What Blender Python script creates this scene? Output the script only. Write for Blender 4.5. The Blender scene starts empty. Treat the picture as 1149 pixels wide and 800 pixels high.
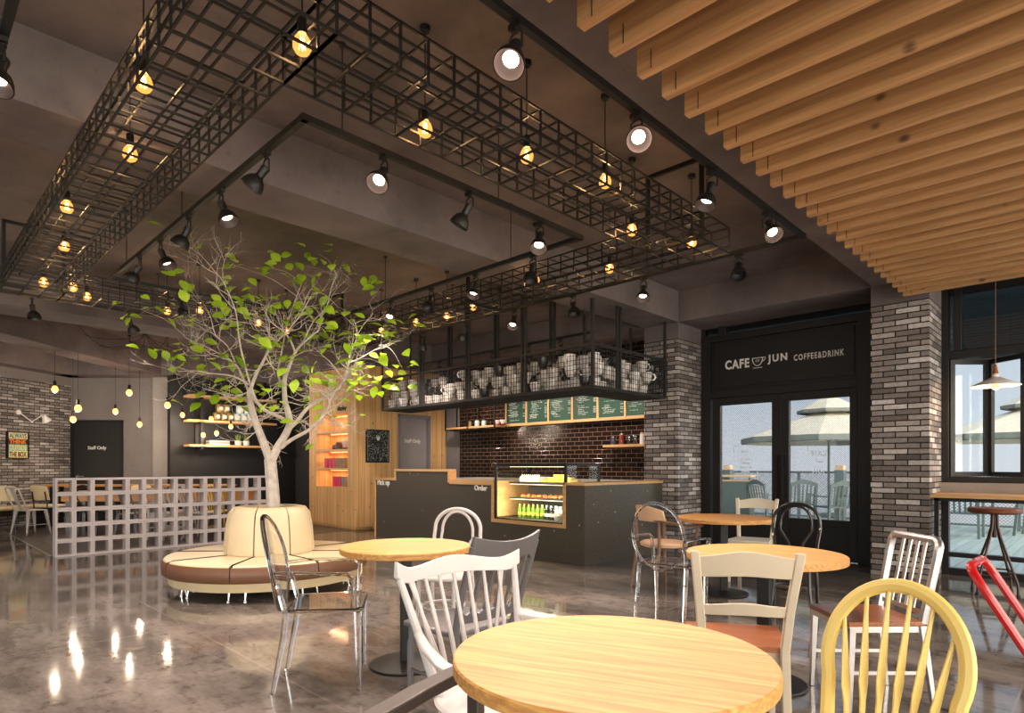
import bpy, math, random
from mathutils import Vector, Matrix
random.seed(7)
PI = math.pi
R_ = math.radians
COL = bpy.context.scene.collection
# ---------------------------------------------------------------- camera frame
FPX, CX, HY, HH = 686.8, 574.5, 523.0, 1.25
YAW = R_(44.27)
FW = (-math.sin(YAW), math.cos(YAW)); RT = (math.cos(YAW), math.sin(YAW))
def C(lat, dep, z=0.0):
    """point from its offset to the right of and its distance in front of the viewpoint (metres)"""
    return Vector((FW[0]*dep + RT[0]*lat, FW[1]*dep + RT[1]*lat, z))
def ray(u, v):
    k = (u-CX)/FPX
    return Vector((FW[0]+k*RT[0], FW[1]+k*RT[1], (HY-v)/FPX))
def pZ(u, v, z):
    d = ray(u, v); t = (z-HH)/d.z; return Vector((d.x*t, d.y*t, z))
def pX(u, v, x):
    d = ray(u, v); t = x/d.x; return Vector((x, d.y*t, HH+d.z*t))
def pY(u, v, y):
    d = ray(u, v); t = y/d.y; return Vector((d.x*t, y, HH+d.z*t))
def pD(u, v, dep):
    d = ray(u, v); return Vector((d.x*dep, d.y*dep, HH+d.z*dep))
def face_rz(flat, fdep):
    """rotation that turns a model's front (+Y) to a direction given in the viewpoint's frame"""
    w = C(flat, fdep); return math.atan2(-w.x, w.y)
ORD = ['first','second','third','fourth','fifth','sixth','seventh','eighth','ninth','tenth','eleventh','twelfth','thirteenth','fourteenth','fifteenth','sixteenth','seventeenth','eighteenth','nineteenth','twentieth','twenty-first','twenty-second','twenty-third','twenty-fourth','twenty-fifth','twenty-sixth','twenty-seventh','twenty-eighth']
# ---------------------------------------------------------------- mesh builder
class MB:
    def __init__(s): s.v = []; s.f = []
    def add(s, vs, fs):
        n = len(s.v); s.v += [tuple(p) for p in vs]; s.f += [tuple(i+n for i in f) for f in fs]; return s
    def box(s, x0, x1, y0, y1, z0, z1):
        return s.add([(x0,y0,z0),(x1,y0,z0),(x1,y1,z0),(x0,y1,z0),(x0,y0,z1),(x1,y0,z1),(x1,y1,z1),(x0,y1,z1)],
                     [(0,3,2,1),(4,5,6,7),(0,1,5,4),(1,2,6,5),(2,3,7,6),(3,0,4,7)])
    def bar(s, p, q, w, h=None, up=(0,0,1)):
        p = Vector(p); q = Vector(q); d = (q-p)
        if d.length < 1e-6: return s
        d.normalize(); u = Vector(up)
        if abs(d.dot(u)) > .98: u = Vector((1,0,0)) if abs(d.x) < .9 else Vector((0,1,0))
        a = d.cross(u).normalized(); b = a.cross(d).normalized()
        h = w if h is None else h; a = a*w/2; b = b*h/2
        return s.add([p-a-b,p+a-b,p+a+b,p-a+b,q-a-b,q+a-b,q+a+b,q-a+b],
                     [(0,3,2,1),(4,5,6,7),(0,1,5,4),(1,2,6,5),(2,3,7,6),(3,0,4,7)])
    def tube(s, pts, r, n=10, closed=False, cap=True):
        pts = [Vector(p) for p in pts]; m = len(pts)
        rs = r if isinstance(r, (list, tuple)) else [r]*m
        up = None; rings = []
        for i, p in enumerate(pts):
            if closed: d = pts[(i+1) % m]-pts[i-1]
            else: d = pts[min(i+1, m-1)]-pts[max(i-1, 0)]
            d = d.normalized() if d.length > 1e-9 else Vector((0,0,1))
            if up is None:
                up = Vector((0,0,1)) if abs(d.z) < .9 else Vector((1,0,0))
            a = d.cross(up)
            a = a.normalized() if a.length > 1e-6 else Vector((1,0,0))
            b = a.cross(d).normalized(); up = b
            rr = rs[i]; rx, ry = rr if isinstance(rr, tuple) else (rr, rr)
            rings.append([p + a*math.cos(2*PI*k/n)*rx + b*math.sin(2*PI*k/n)*ry for k in range(n)])
        vs = [v for rg in rings for v in rg]; fs = []
        for i in range(m if closed else m-1):
            j = (i+1) % m
            for k in range(n):
                k2 = (k+1) % n; fs.append((i*n+k, i*n+k2, j*n+k2, j*n+k))
        if cap and not closed:
            fs.append(tuple(reversed(range(n)))); fs.append(tuple((m-1)*n+k for k in range(n)))
        return s.add(vs, fs)
    def cyl(s, p, q, r, n=16): return s.tube([p, q], r, n)
    def lathe(s, prof, c=(0,0,0), n=32, a0=0, a1=2*PI, close=True):
        """profile [(r,z)] turned about z; a partial turn is closed by its two ends when close"""
        full = abs(a1-a0-2*PI) < 1e-6; m = n if full else n+1; L = len(prof); vs = []; fs = []
        for i in range(m):
            a = a0+(a1-a0)*i/n
            for r, z in prof: vs.append((c[0]+r*math.cos(a), c[1]+r*math.sin(a), c[2]+z))
        for i in range(n):
            j = (i+1) % m
            for k in range(L-1): fs.append((i*L+k, j*L+k, j*L+k+1, i*L+k+1))
        if full and close:
            if prof[0][0] > 1e-6: fs.append(tuple(reversed([i*L for i in range(m)])))
            if prof[-1][0] > 1e-6: fs.append(tuple(i*L+L-1 for i in range(m)))
        if not full and close:
            fs.append(tuple(range(L))); fs.append(tuple(reversed([n*L+k for k in range(L)])))
        return s.add(vs, fs)
    def prism(s, poly, w0, w1, axes='xz'):
        """polygon extruded: 'xz' outline, thickness along y; 'xy' along z; 'yz' along x"""
        def P(a, b, w): return {'xz': (a,w,b), 'xy': (a,b,w), 'yz': (w,a,b)}[axes]
        n = len(poly)
        vs = [P(a,b,w0) for a,b in poly]+[P(a,b,w1) for a,b in poly]
        fs = [tuple(range(n)), tuple(reversed(range(n,2*n)))]+[(i,i+n,(i+1)%n+n,(i+1)%n) for i in range(n)]
        return s.add(vs, fs)
    def strip(s, secs):
        """lofted solid through a row of equal-length closed sections"""
        n = len(secs[0]); vs = [p for q in secs for p in q]; fs = []
        for i in range(len(secs)-1):
            for k in range(n):
                k2 = (k+1) % n; fs.append((i*n+k, i*n+k2, (i+1)*n+k2, (i+1)*n+k))
        fs.append(tuple(reversed(range(n)))); fs.append(tuple((len(secs)-1)*n+k for k in range(n)))
        return s.add(vs, fs)
    def sphere(s, c, r, n=12, m=8, sz=1.0):
        prof = [(max(r*math.sin(PI*i/m), 1e-5), -r*sz*math.cos(PI*i/m)) for i in range(m+1)]
        return s.lathe(prof, c, n, close=False)
    def xf(s, M):
        s.v = [tuple(M @ Vector(p)) for p in s.v]; return s
    def build(s, name, mat, parent=None, label=None, smooth=35, bevel=0):
        me = bpy.data.meshes.new(name); me.from_pydata(s.v, [], s.f)
        me.validate(); me.materials.append(mat)
        import bmesh
        bm = bmesh.new(); bm.from_mesh(me); bmesh.ops.remove_doubles(bm, verts=bm.verts, dist=1e-5)
        bmesh.ops.recalc_face_normals(bm, faces=bm.faces); bm.to_mesh(me); bm.free()
        if smooth:
            for p in me.polygons: p.use_smooth = True
            me.set_sharp_from_angle(angle=R_(smooth))
        o = bpy.data.objects.new(name, me); COL.objects.link(o)
        if parent is not None: o.parent = parent
        if label: o['label'] = label
        if bevel:
            b = o.modifiers.new('bevel', 'BEVEL'); b.width = bevel; b.segments = 2; b.limit_method = 'ANGLE'; b.angle_limit = R_(40)
        return o
def thing(name, label, cat, loc=(0,0,0), rz=0, group=None):
    o = bpy.data.objects.new(name, None); COL.objects.link(o); o.empty_display_size = .1
    o.location = loc; o.rotation_euler = (0,0,rz); return tag(o, label, cat, group)
def tag(o, label, cat=None, group=None, kind=None):
    o['label'] = label
    if cat: o['category'] = cat
    if group: o['group'] = group
    if kind: o['kind'] = kind
    return o
def struct(name, mb, mat, **k):
    o = mb.build(name, mat, **k); o['kind'] = 'structure'; return o
def kids(o): return [c for c in bpy.data.objects if c.parent == o]
def copy_tree(o, parent=None):
    c = o.copy(); COL.objects.link(c)
    if parent is not None: c.parent = parent
    for ch in o.children: copy_tree(ch, c)
    return c
# ---------------------------------------------------------------- materials
def L(c, *r):
    if r: c = (c,)+r
    return tuple(((x/255)/12.92 if x/255 <= .04045 else ((x/255+.055)/1.055)**2.4) for x in c)+(1,)
def newmat(name):
    m = bpy.data.materials.new(name); m.use_nodes = True; nt = m.node_tree
    b = nt.nodes['Principled BSDF']; return m, nt, b
def N(nt, t, **k):
    n = nt.nodes.new(t)
    for a, b in k.items():
        if a.startswith('i_'):
            key = a[2:]; key = int(key) if key.isdigit() else key.replace('_', ' ')
            n.inputs[key].default_value = b
        else: setattr(n, a, b)
    return n
def ramp(nt, stops):
    n = nt.nodes.new('ShaderNodeValToRGB'); e = n.color_ramp.elements
    while len(e) < len(stops): e.new(.5)
    for x, (p, c) in zip(e, stops): x.position = p; x.color = c
    return n
def noise(nt, vec, scale, detail=4, rough=.5):
    n = N(nt, 'ShaderNodeTexNoise', i_Scale=scale, i_Detail=detail, i_Roughness=rough)
    nt.links.new(vec, n.inputs['Vector']); return n.outputs['Fac']
def coords(nt, sc=(1,1,1), world=False):
    tc = N(nt, 'ShaderNodeTexCoord'); mp = N(nt, 'ShaderNodeMapping'); mp.inputs['Scale'].default_value = sc
    if world:
        g = N(nt, 'ShaderNodeNewGeometry'); nt.links.new(g.outputs['Position'], mp.inputs[0])
    else: nt.links.new(tc.outputs['Object'], mp.inputs[0])
    return mp.outputs[0]
def bump(nt, b, h, strength=.2, dist=.01):
    n = N(nt, 'ShaderNodeBump', i_Strength=strength, i_Distance=dist)
    nt.links.new(h, n.inputs['Height']); nt.links.new(n.outputs[0], b.inputs['Normal']); return n
def simple(name, col, rough=.5, metal=0, var=.06, vs=6, coat=0, bmp=0):
    m, nt, b = newmat(name); c = L(col)
    b.inputs['Roughness'].default_value = rough; b.inputs['Metallic'].default_value = metal
    if coat: b.inputs['Coat Weight'].default_value = coat
    v = coords(nt); f = noise(nt, v, vs, 3)
    r = ramp(nt, [(.3, tuple(x*(1-var) for x in c[:3])+(1,)), (.7, tuple(min(1, x*(1+var)) for x in c[:3])+(1,))])
    nt.links.new(f, r.inputs[0]); nt.links.new(r.outputs[0], b.inputs['Base Color'])
    if bmp: bump(nt, b, noise(nt, v, 250, 2), bmp, .002)
    return m
def wood(name, c1, c2, axis='x', scale=1.0, rough=.4, planks=0, plank_axis='x', knots=0, coat=0, world=False):
    """grain runs along axis; planks = board width"""
    m, nt, b = newmat(name); b.inputs['Roughness'].default_value = rough
    if coat: b.inputs['Coat Weight'].default_value = coat; b.inputs['Coat Roughness'].default_value = .15
    s = {'x': (.35,9,9), 'y': (9,.35,9), 'z': (9,9,.35)}[axis]
    v = coords(nt, tuple(a*scale for a in s), world)
    f = noise(nt, v, 3.0, 6, .6)
    r = ramp(nt, [(.28, L(c2)), (.5, L(tuple((a+d)/2 for a, d in zip(c1, c2)))), (.72, L(c1))])
    nt.links.new(f, r.inputs[0]); out = r.outputs[0]
    vv = coords(nt, (1,1,1), world)
    if knots:
        vo = N(nt, 'ShaderNodeTexVoronoi', i_Scale=knots)
        mp = coords(nt, {'x': (.8,1.1,1.1), 'y': (1.1,.8,1.1), 'z': (1.1,1.1,.8)}[axis], world)
        nt.links.new(mp, vo.inputs['Vector'])
        kr = ramp(nt, [(.0, (0,0,0,1)), (.06, (.25,.25,.25,1)), (.11, (1,1,1,1))]); nt.links.new(vo.outputs['Distance'], kr.inputs[0])
        mx = N(nt, 'ShaderNodeMix', data_type='RGBA'); nt.links.new(kr.outputs[0], mx.inputs[0])
        mx.inputs[6].default_value = L(tuple(x*.5 for x in c2)); nt.links.new(out, mx.inputs[7]); out = mx.outputs[2]
    if planks:
        sp = N(nt, 'ShaderNodeSeparateXYZ'); nt.links.new(vv, sp.inputs[0])
        src = sp.outputs['XYZ'.index(plank_axis.upper())] if plank_axis != 'xy' else None
        if src is None:
            ad = N(nt, 'ShaderNodeMath', operation='ADD'); nt.links.new(sp.outputs[0], ad.inputs[0]); nt.links.new(sp.outputs[1], ad.inputs[1]); src = ad.outputs[0]
        dv = N(nt, 'ShaderNodeMath', operation='DIVIDE', i_1=planks); nt.links.new(src, dv.inputs[0])
        fr = N(nt, 'ShaderNodeMath', operation='FRACT'); nt.links.new(dv.outputs[0], fr.inputs[0])
        fl = N(nt, 'ShaderNodeMath', operation='FLOOR'); nt.links.new(dv.outputs[0], fl.inputs[0])
        wn = N(nt, 'ShaderNodeTexWhiteNoise', noise_dimensions='1D'); nt.links.new(fl.outputs[0], wn.inputs['W'])
        mr = N(nt, 'ShaderNodeMapRange', i_3=.88, i_4=1.08); nt.links.new(wn.outputs['Value'], mr.inputs[0])
        hs = N(nt, 'ShaderNodeHueSaturation'); nt.links.new(out, hs.inputs['Color']); nt.links.new(mr.outputs[0], hs.inputs['Value'])
        gr = ramp(nt, [(0, (.35,.35,.35,1)), (.04, (.35,.35,.35,1)), (.07, (1,1,1,1))]); nt.links.new(fr.outputs[0], gr.inputs[0])
        mx = N(nt, 'ShaderNodeMix', data_type='RGBA', blend_type='MULTIPLY', i_0=1.0)
        nt.links.new(hs.outputs[0], mx.inputs[6]); nt.links.new(gr.outputs[0], mx.inputs[7]); out = mx.outputs[2]
        bump(nt, b, gr.outputs[0], .4, .004)
    nt.links.new(out, b.inputs['Base Color'])
    return m
def concrete(name, col, var=.25, rough=.75, scale=1.0, bstr=.25):
    m, nt, b = newmat(name); c = L(col); b.inputs['Roughness'].default_value = rough
    v = coords(nt, (scale,)*3, True)
    f = noise(nt, v, 1.1, 8, .62)
    r = ramp(nt, [(.3, tuple(x*(1-var) for x in c[:3])+(1,)), (.5, c), (.72, tuple(x*(1+var) for x in c[:3])+(1,))])
    nt.links.new(f, r.inputs[0])
    g = noise(nt, v, 14, 6, .7); gr = ramp(nt, [(.3, (.72,.72,.72,1)), (.42, (1,1,1,1))]); nt.links.new(g, gr.inputs[0])
    mx = N(nt, 'ShaderNodeMix', data_type='RGBA', blend_type='MULTIPLY', i_0=.7)
    nt.links.new(r.outputs[0], mx.inputs[6]); nt.links.new(gr.outputs[0], mx.inputs[7])
    nt.links.new(mx.outputs[2], b.inputs['Base Color'])
    bump(nt, b, noise(nt, v, 30, 5, .6), bstr, .006)
    return m
def bricks(name, cols, mortar, w=.24, h=.063, gap=.011, rot=0, rough=.8, offset=.5, bd=.006, spec=.5):
    """bricks laid on vertical faces: runs along x+y (or along a turned wall's own x when rot is its angle)"""
    m, nt, b = newmat(name); b.inputs['Roughness'].default_value = rough
    b.inputs['Specular IOR Level'].default_value = spec
    v = coords(nt, (1,1,1), True); sp = N(nt, 'ShaderNodeSeparateXYZ'); nt.links.new(v, sp.inputs[0])
    m1 = N(nt, 'ShaderNodeMath', operation='MULTIPLY', i_1=math.cos(rot) if rot else 1.0); nt.links.new(sp.outputs[0], m1.inputs[0])
    m2 = N(nt, 'ShaderNodeMath', operation='MULTIPLY', i_1=math.sin(rot) if rot else 1.0); nt.links.new(sp.outputs[1], m2.inputs[0])
    ad = N(nt, 'ShaderNodeMath', operation='ADD'); nt.links.new(m1.outputs[0], ad.inputs[0]); nt.links.new(m2.outputs[0], ad.inputs[1])
    cb = N(nt, 'ShaderNodeCombineXYZ'); nt.links.new(ad.outputs[0], cb.inputs[0]); nt.links.new(sp.outputs[2], cb.inputs[1])
    # slightly uneven edges
    nz = N(nt, 'ShaderNodeTexNoise', i_Scale=30.0, i_Detail=2.0); nt.links.new(v, nz.inputs['Vector'])
    vm = N(nt, 'ShaderNodeVectorMath', operation='MULTIPLY_ADD'); nt.links.new(nz.outputs['Color'], vm.inputs[0])
    vm.inputs[1].default_value = (.006 if bd > .003 else 0,)*3; nt.links.new(cb.outputs[0], vm.inputs[2])
    bt = N(nt, 'ShaderNodeTexBrick', offset=offset, i_Scale=1.0); nt.links.new(vm.outputs[0], bt.inputs['Vector'])
    bt.inputs['Brick Width'].default_value = w; bt.inputs['Row Height'].default_value = h
    bt.inputs['Mortar Size'].default_value = gap/2; bt.inputs['Mortar Smooth'].default_value = .15
    bt.inputs['Color1'].default_value = (0,0,0,1); bt.inputs['Color2'].default_value = (1,1,1,1); bt.inputs['Mortar'].default_value = (0,0,0,1)
    n = len(cols)
    r = ramp(nt, [(i/(n-1), L(c)) for i, c in enumerate(cols)]); nt.links.new(bt.outputs['Color'], r.inputs[0])
    g = noise(nt, v, 25, 5, .65); gr = ramp(nt, [(.35, (.72,.7,.68,1)), (.55, (1,1,1,1)), (.75, (1.2,1.2,1.2,1))]); nt.links.new(g, gr.inputs[0])
    mx = N(nt, 'ShaderNodeMix', data_type='RGBA', blend_type='MULTIPLY', i_0=.8 if bd > .003 else .15)
    nt.links.new(r.outputs[0], mx.inputs[6]); nt.links.new(gr.outputs[0], mx.inputs[7])
    mo = N(nt, 'ShaderNodeMix', data_type='RGBA'); nt.links.new(bt.outputs['Fac'], mo.inputs[0])
    nt.links.new(mx.outputs[2], mo.inputs[6]); mo.inputs[7].default_value = L(mortar)
    nt.links.new(mo.outputs[2], b.inputs['Base Color'])
    iv = N(nt, 'ShaderNodeMath', operation='SUBTRACT', i_0=1.0); nt.links.new(bt.outputs['Fac'], iv.inputs[1])
    bump(nt, b, iv.outputs[0], .7, bd)
    return m
def emis(name, col, st):
    m, nt, b = newmat(name); b.inputs['Base Color'].default_value = L(col)
    b.inputs['Emission Color'].default_value = L(col); b.inputs['Emission Strength'].default_value = st; return m
def pane(name, tint=(235,242,242), refl=.04, wired=0, dirt=0):
    m, nt, b = newmat(name); out = nt.nodes['Material Output']
    tr = N(nt, 'ShaderNodeBsdfTransparent'); tr.inputs[0].default_value = L(tint)
    gl = N(nt, 'ShaderNodeBsdfGlossy'); gl.inputs['Roughness'].default_value = .02
    fr = N(nt, 'ShaderNodeLayerWeight', i_Blend=.5); pw = N(nt, 'ShaderNodeMath', operation='POWER', i_1=5.0); nt.links.new(fr.outputs['Facing'], pw.inputs[0])
    ad = N(nt, 'ShaderNodeMath', operation='MULTIPLY_ADD', i_1=.9, i_2=refl, use_clamp=True); nt.links.new(pw.outputs[0], ad.inputs[0])
    mx = N(nt, 'ShaderNodeMixShader'); nt.links.new(ad.outputs[0], mx.inputs[0]); nt.links.new(tr.outputs[0], mx.inputs[1]); nt.links.new(gl.outputs[0], mx.inputs[2])
    last = mx.outputs[0]
    if wired:
        v = coords(nt, (1,1,1), True); sp = N(nt, 'ShaderNodeSeparateXYZ'); nt.links.new(v, sp.inputs[0])
        outs = []
        for op in ('ADD', 'SUBTRACT'):
            a = N(nt, 'ShaderNodeMath', operation=op); nt.links.new(sp.outputs[0], a.inputs[0]); nt.links.new(sp.outputs[2], a.inputs[1])
            d = N(nt, 'ShaderNodeMath', operation='DIVIDE', i_1=wired); nt.links.new(a.outputs[0], d.inputs[0])
            f = N(nt, 'ShaderNodeMath', operation='FRACT'); nt.links.new(d.outputs[0], f.inputs[0])
            q = N(nt, 'ShaderNodeMath', operation='LESS_THAN', i_1=.075); nt.links.new(f.outputs[0], q.inputs[0]); outs.append(q.outputs[0])
        mxx = N(nt, 'ShaderNodeMath', operation='MAXIMUM'); nt.links.new(outs[0], mxx.inputs[0]); nt.links.new(outs[1], mxx.inputs[1])
        wd = N(nt, 'ShaderNodeBsdfDiffuse'); wd.inputs[0].default_value = L(96,104,106)
        m2 = N(nt, 'ShaderNodeMixShader'); nt.links.new(mxx.outputs[0], m2.inputs[0]); nt.links.new(last, m2.inputs[1]); nt.links.new(wd.outputs[0], m2.inputs[2]); last = m2.outputs[0]
    nt.links.new(last, out.inputs[0]); return m

M = {}
M['slab'] = concrete('ceiling_concrete', (108,98,97), .42, .85)
M['conc'] = concrete('wall_concrete', (122,116,114), .16, .8)
M['conc_l'] = concrete('pier_concrete', (146,141,138), .14, .8)
M['block'] = concrete('block_concrete', (188,179,180), .1, .8, 2.5, .1)
M['black'] = simple('black_steel', (15,13,12), .5, .0)
M['cagemetal'] = simple('dark_wire', (14,11,9), .5, .0)
M['counterwire'] = simple('grey_wire', (44,42,42), .5, .1)
M['doorblack'] = simple('black_joinery', (25,21,20), .5)
M['staffdark'] = simple('charcoal_door_paint', (30,28,28), .5)
M['staffgrey'] = simple('grey_door_paint', (150,142,142), .55)
M['darkwall'] = simple('dark_wall_paint', (48,46,48), .7, bmp=.1)
M['blackwall'] = simple('black_wall_paint', (26,26,29), .55, bmp=.1)
M['greywall'] = simple('grey_render', (118,115,117), .8, bmp=.3)
M['brick'] = bricks('grey_brick', [(92,84,82),(132,122,118),(158,148,144),(110,101,98),(212,204,201),(146,134,128)], (27,23,22), gap=.014)
M['tile'] = bricks('black_metro_tile', [(28,20,16),(38,28,23),(33,24,20)], (132,106,88), .2, .077, .0065, rough=.12, bd=.002)
M['pine_z'] = wood('pine_boards', (236,194,138), (208,158,100), 'z', .8, .5, .13, 'xy', 5.0, world=True)
M['pine_s'] = wood('pine_shelf', (224,182,126), (200,152,96), 'x', 1, .5)
M['oak_x'] = wood('oak_trim', (224,184,132), (196,150,98), 'x', 1, .45, world=True)
M['slat'] = wood('slat_wood', (204,158,108), (156,112,70), 'x', 1.3, .55, knots=3.6, world=True)
M['top'] = wood('table_oak', (236,184,110), (182,120,58), 'x', 2.8, .55)
M['teak'] = wood('seat_teak', (176,108,64), (132,72,38), 'x', 2, .35, coat=.3)
M['stoolwood'] = wood('stool_wood', (130,78,56), (92,50,34), 'x', 1.2, .4)
M['neckwood'] = wood('lamp_neck_wood', (168,104,52), (140,80,36), 'z', 2, .4)
M['white'] = simple('white_paint', (205,199,198), .35, coat=.2, var=.02)
M['offwhite'] = simple('cream_white_paint', (228,218,200), .4, var=.03)
M['cream'] = simple('cream_paint', (206,192,170), .45, var=.03)
M['yellow'] = simple('yellow_paint', (228,202,118), .4, var=.03)
M['red'] = simple('red_enamel', (204,26,26), .22, .0, coat=.6, var=.05)
M['greyplastic'] = simple('grey_lacquer', (104,101,103), .35, coat=.2)
M['silver'] = simple('brushed_aluminium', (206,202,202), .28, .9)
M['palesteel'] = simple('white_steel', (190,186,186), .35, .3)
M['blackwood'] = simple('black_bentwood', (34,28,27), .3, coat=.3)
M['darkbrown'] = simple('dark_brown_wood', (58,46,40), .45)
M['bronze'] = simple('bronze_tube', (74,58,54), .4, .6)
M['plybrown'] = wood('brown_ply', (146,112,88), (112,82,62), 'x', 1, .4)
M['tan'] = simple('tan_leather', (226,186,148), .5)
M['leather'] = simple('cream_leather', (226,208,172), .42, var=.03, bmp=.1)
M['leather_b'] = simple('beige_leather', (216,196,158), .42, var=.03)
M['brown'] = simple('brown_leather', (118,82,60), .42, var=.05, bmp=.1)
M['seam'] = simple('dark_piping', (40,27,20), .6)
M['chrome'] = simple('chrome', (225,225,225), .1, 1.0, var=.01)
M['bark'] = simple('pale_bark', (204,192,182), .7, var=.18, vs=14, bmp=.4)
M['shade'] = simple('white_enamel', (240,236,232), .3)
M['board'] = simple('green_chalkboard', (38,76,60), .6, var=.08)
M['chalk'] = simple('chalk_white', (226,232,226), .8)
M['vinyl'] = None
M['whitetxt'] = simple('white_lettering', (235,232,226), .6)
M['blacktxt'] = simple('black_lettering', (26,22,20), .6)
M['worktop'] = simple('white_worktop', (214,208,202), .3)
M['cup'] = simple('white_porcelain', (232,226,222), .25, coat=.3)
M['darkcup'] = simple('black_porcelain', (34,32,32), .3, coat=.3)
M['bulbfil'] = emis('bulb_filament', (255,186,92), 22)
M['bulbfar'] = emis('warm_bulb_glass', (255,158,72), 4.2)
M['lens'] = emis('spot_lens', (255,206,180), 14)
M['pink'] = simple('pink_carton', (206,58,104), .5)
M['tanbox'] = simple('kraft_carton', (152,124,98), .6)
M['greybox'] = simple('grey_carton', (138,140,134), .6)
M['dbrownbox'] = simple('dark_tin', (92,48,42), .4)
M['gold'] = simple('gold_tin', (156,134,84), .35, .5)
M['palebluetin'] = simple('pale_blue_tin', (190,206,206), .4)
M['leafplant'] = simple('plant_green', (106,124,58), .5)
M['greenbottle'] = simple('green_bottle', (104,150,46), .2, coat=.5)
M['bluecap'] = simple('pale_blue_plastic', (150,206,222), .3)
M['milk'] = simple('milk_white', (238,238,232), .4)
M['cheese'] = simple('yellow_cake', (240,206,96), .5)
M['pastry'] = simple('pastry_brown', (206,132,70), .6)
M['berry'] = simple('red_glaze', (196,74,60), .3)
M['cakewhite'] = simple('white_icing', (246,240,232), .5)
M['teal'] = simple('teal_paint_and_shade', (92,108,104), .5)  # on the garden chairs, glass tint and shade are put into this colour
M['canvas'] = simple('parasol_canvas', (196,190,168), .8)
M['canvas_e'] = simple('parasol_valance', (120,126,118), .8)
M['deck'] = wood('terrace_deck', (158,172,168), (132,150,146), 'y', 1, .6, .14, 'x', world=True)
M['chainwire'] = simple('fence_wire', (92,104,104), .5, .5)
M['lampcap'] = simple('bollard_cap', (232,190,146), .5)
M['glass'] = pane('window_glass', (240,244,244), .05)
M['doorglass'] = pane('wired_door_glass', (242,245,246), .05, wired=.026)
M['darkglass'] = pane('tinted_transom_glass', (90,104,106), .13)
M['caseglass'] = pane('case_glass', (246,248,246), .04)
M['jar_red'] = simple('red_jar', (132,58,50), .25, coat=.5)
M['jar_blue'] = simple('dark_jar', (66,66,84), .25, coat=.5)
M['jar_clear'] = pane('jar_glass', (200,196,190), .15)
# bulb glass
m, nt, b = newmat('filament_bulb_glass'); out = nt.nodes['Material Output']
tr = N(nt, 'ShaderNodeBsdfTransparent'); tr.inputs[0].default_value = L(255,236,200)
em = N(nt, 'ShaderNodeEmission', i_Strength=2.2); em.inputs[0].default_value = L(255,170,84)
mx = N(nt, 'ShaderNodeMixShader', i_0=.38); nt.links.new(tr.outputs[0], mx.inputs[1]); nt.links.new(em.outputs[0], mx.inputs[2]); nt.links.new(mx.outputs[0], out.inputs[0])
M['bulbglass'] = m
# clear polycarbonate
m, nt, b = newmat('clear_polycarbonate'); b.inputs['Base Color'].default_value = (.97,.97,.98,1); b.inputs['Roughness'].default_value = .02
b.inputs['Transmission Weight'].default_value = 1; b.inputs['IOR'].default_value = 1.35; M['clear'] = m
m, nt, b = newmat('window_vinyl'); tl = N(nt, 'ShaderNodeBsdfTranslucent'); tl.inputs[0].default_value = (.97,.97,.97,1); df = N(nt, 'ShaderNodeBsdfDiffuse'); df.inputs[0].default_value = (.95,.95,.95,1)
mx = N(nt, 'ShaderNodeMixShader', i_0=.3); nt.links.new(tl.outputs[0], mx.inputs[1]); nt.links.new(df.outputs[0], mx.inputs[2]); nt.links.new(mx.outputs[0], nt.nodes['Material Output'].inputs[0]); M['vinyl'] = m
# leaves
m, nt, b = newmat('lime_leaf'); v = coords(nt, (1,1,1), True); f = noise(nt, v, 3.5, 2)
r = ramp(nt, [(.3, L(120,158,30)), (.5, L(172,212,44)), (.7, L(206,236,78))]); nt.links.new(f, r.inputs[0]); nt.links.new(r.outputs[0], b.inputs['Base Color'])
b.inputs['Roughness'].default_value = .45
tl = N(nt, 'ShaderNodeBsdfTranslucent'); nt.links.new(r.outputs[0], tl.inputs[0]); mx = N(nt, 'ShaderNodeMixShader', i_0=.35)
nt.links.new(b.outputs[0], mx.inputs[1]); nt.links.new(tl.outputs[0], mx.inputs[2]); nt.links.new(mx.outputs[0], nt.nodes['Material Output'].inputs[0]); M['leaf'] = m
# counter stone
m, nt, b = newmat('dark_terrazzo'); v = coords(nt, (1,1,1), True); f = noise(nt, v, 60, 4, .7)
r = ramp(nt, [(.35, L(60,56,50)), (.58, L(84,79,72)), (.72, L(118,112,102))]); nt.links.new(f, r.inputs[0])
vo = N(nt, 'ShaderNodeTexVoronoi', i_Scale=5.0); nt.links.new(v, vo.inputs['Vector'])
kr = ramp(nt, [(.0, (1,1,1,1)), (.065, (1,1,1,1)), (.08, (0,0,0,1))]); nt.links.new(vo.outputs['Distance'], kr.inputs[0])
mx = N(nt, 'ShaderNodeMix', data_type='RGBA'); nt.links.new(kr.outputs[0], mx.inputs[0]); nt.links.new(r.outputs[0], mx.inputs[6]); mx.inputs[7].default_value = L(168,156,124)
nt.links.new(mx.outputs[2], b.inputs['Base Color']); b.inputs['Roughness'].default_value = .42; M['stone'] = m
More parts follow.
